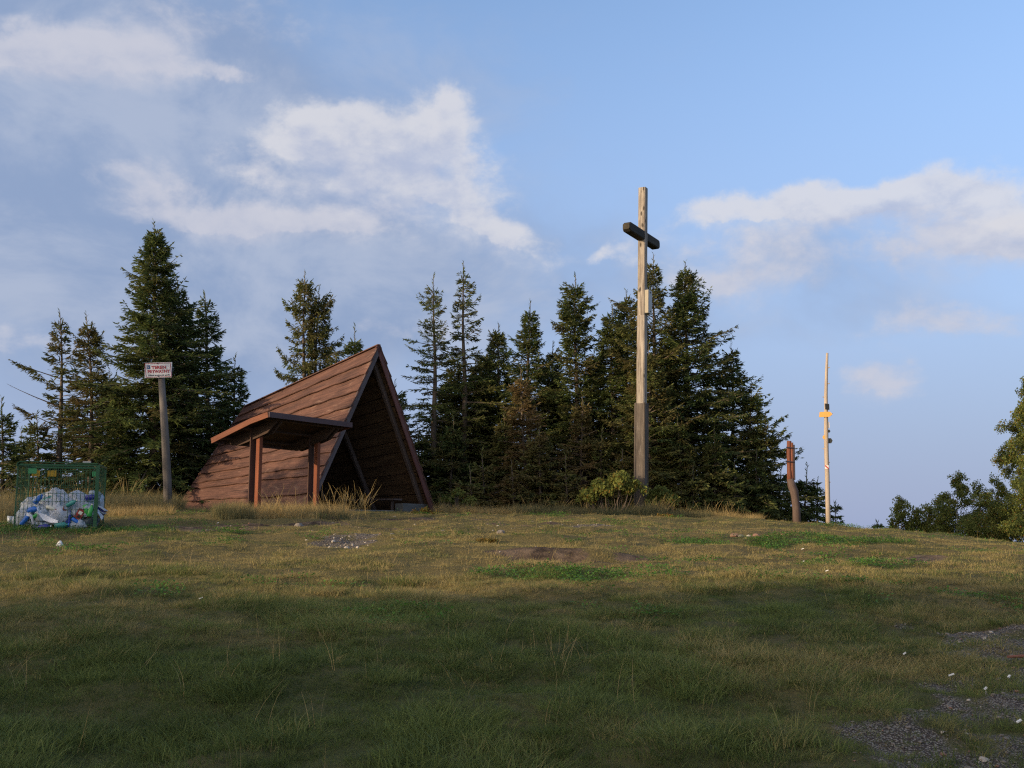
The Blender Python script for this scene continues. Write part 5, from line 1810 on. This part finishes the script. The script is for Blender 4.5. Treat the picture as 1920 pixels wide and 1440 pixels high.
def clover():
    rg = np.random.default_rng(606)
    c = bpy.data.collections.new('clover_plants')
    for i in range(5):
        n = 46
        a = rg.uniform(0, 6.283, n); rad = .17 * np.sqrt(rg.random(n)); h = rg.uniform(.02, .075, n)
        p = np.stack([np.cos(a) * rad, np.sin(a) * rad, h], 1)
        d = unit(np.stack([np.cos(a + rg.normal(size=n)), np.sin(a + rg.normal(size=n)), rg.uniform(-.2, .6, n)], 1))
        sd = unit(np.cross(d, np.array([0, 0, 1.0]) + rg.normal(size=(n, 3)) * .3))
        L = rg.uniform(.02, .036, n); wd = L * .42
        v = np.stack([p, p + d * (L * .55)[:, None] + sd * wd[:, None], p + d * L[:, None], p + d * (L * .55)[:, None] - sd * wd[:, None]], 1).reshape(-1, 3)
        c.objects.link(bpy.data.objects.new('clover_%d' % i, np_mesh('clover_%d' % i, v, np.arange(4 * n).reshape(-1, 4), ['clover_leaf'])))
    x, y = sample(9, 30, 34, rg, .5)
    _, dirt, grav, clov = fields(x, y)
    weeds = sstep(fbm(x * .9, y * .9, 93, 3), .60, .72) * .25
    k = (rg.random(len(x)) < np.maximum(clov * .85, weeds)) & (dirt < .5) & (grav < .5) & (in_hut(x, y) < .5)
    x, y = x[k], y[k]; n = len(x)
    s = rg.uniform(.7, 1.25, n)
    t = np.stack([np.clip(rg.normal(size=n) * .25 + .5, 0, 1), rg.random(n) * .5, np.zeros(n), np.ones(n)], 1)
    scatter('clover', c, np.stack([x, y, zg(x, y)], 1), rg.integers(0, 5, n), up_tilt(n, rg), np.stack([s, s, s], 1), t, 'vivid green clover and weeds in patches of the turf')


clover()


# gravel on the bare patches at lower right and below the hut
def gravel():
    rg = np.random.default_rng(605)
    x, y = sample(4.3, 14, 170, rg, 1.2)
    x2, y2 = sample(14, 24, 60, rg, .5)
    x, y = np.concatenate([x, x2]), np.concatenate([y, y2])
    _, dirt, grav, _ = fields(x, y)
    k = rg.random(len(x)) < np.maximum(sstep(grav, .25, .6), .10 * sstep(dirt, .4, .8)) * (in_hut(x, y) < .5)
    x, y = x[k], y[k]; n = len(x)
    c = bpy.data.collections.new('pebbles')
    for i in range(4):
        bm = bmesh.new(); bmesh.ops.create_icosphere(bm, subdivisions=1, radius=1)
        rr = random.Random(i)
        for v in bm.verts: v.co = Vector((v.co.x * rr.uniform(.9, 1.3), v.co.y, v.co.z * .55)) * rr.uniform(.8, 1.15)
        me = bpy.data.meshes.new('pebble_%d' % i); bm.to_mesh(me); bm.free()
        me.materials.append(MATS[('rock', 'rock_pale', 'rock', 'rock_red')[i]])
        c.objects.link(bpy.data.objects.new('pebble_%d' % i, me))
    s = rg.lognormal(math.log(.0085), .45, n) * (1 + .5 * (y > 14))
    t = np.ones((n, 4))
    scatter('gravel', c, np.stack([x, y, zg(x, y) + .003], 1), rg.choice(4, n, p=[.5, .12, .3, .08]), up_tilt(n, rg, .3), np.stack([s, s, s], 1), t, 'loose gravel on the bare patches')


gravel()
print('tris in spruces', N_TRIS)
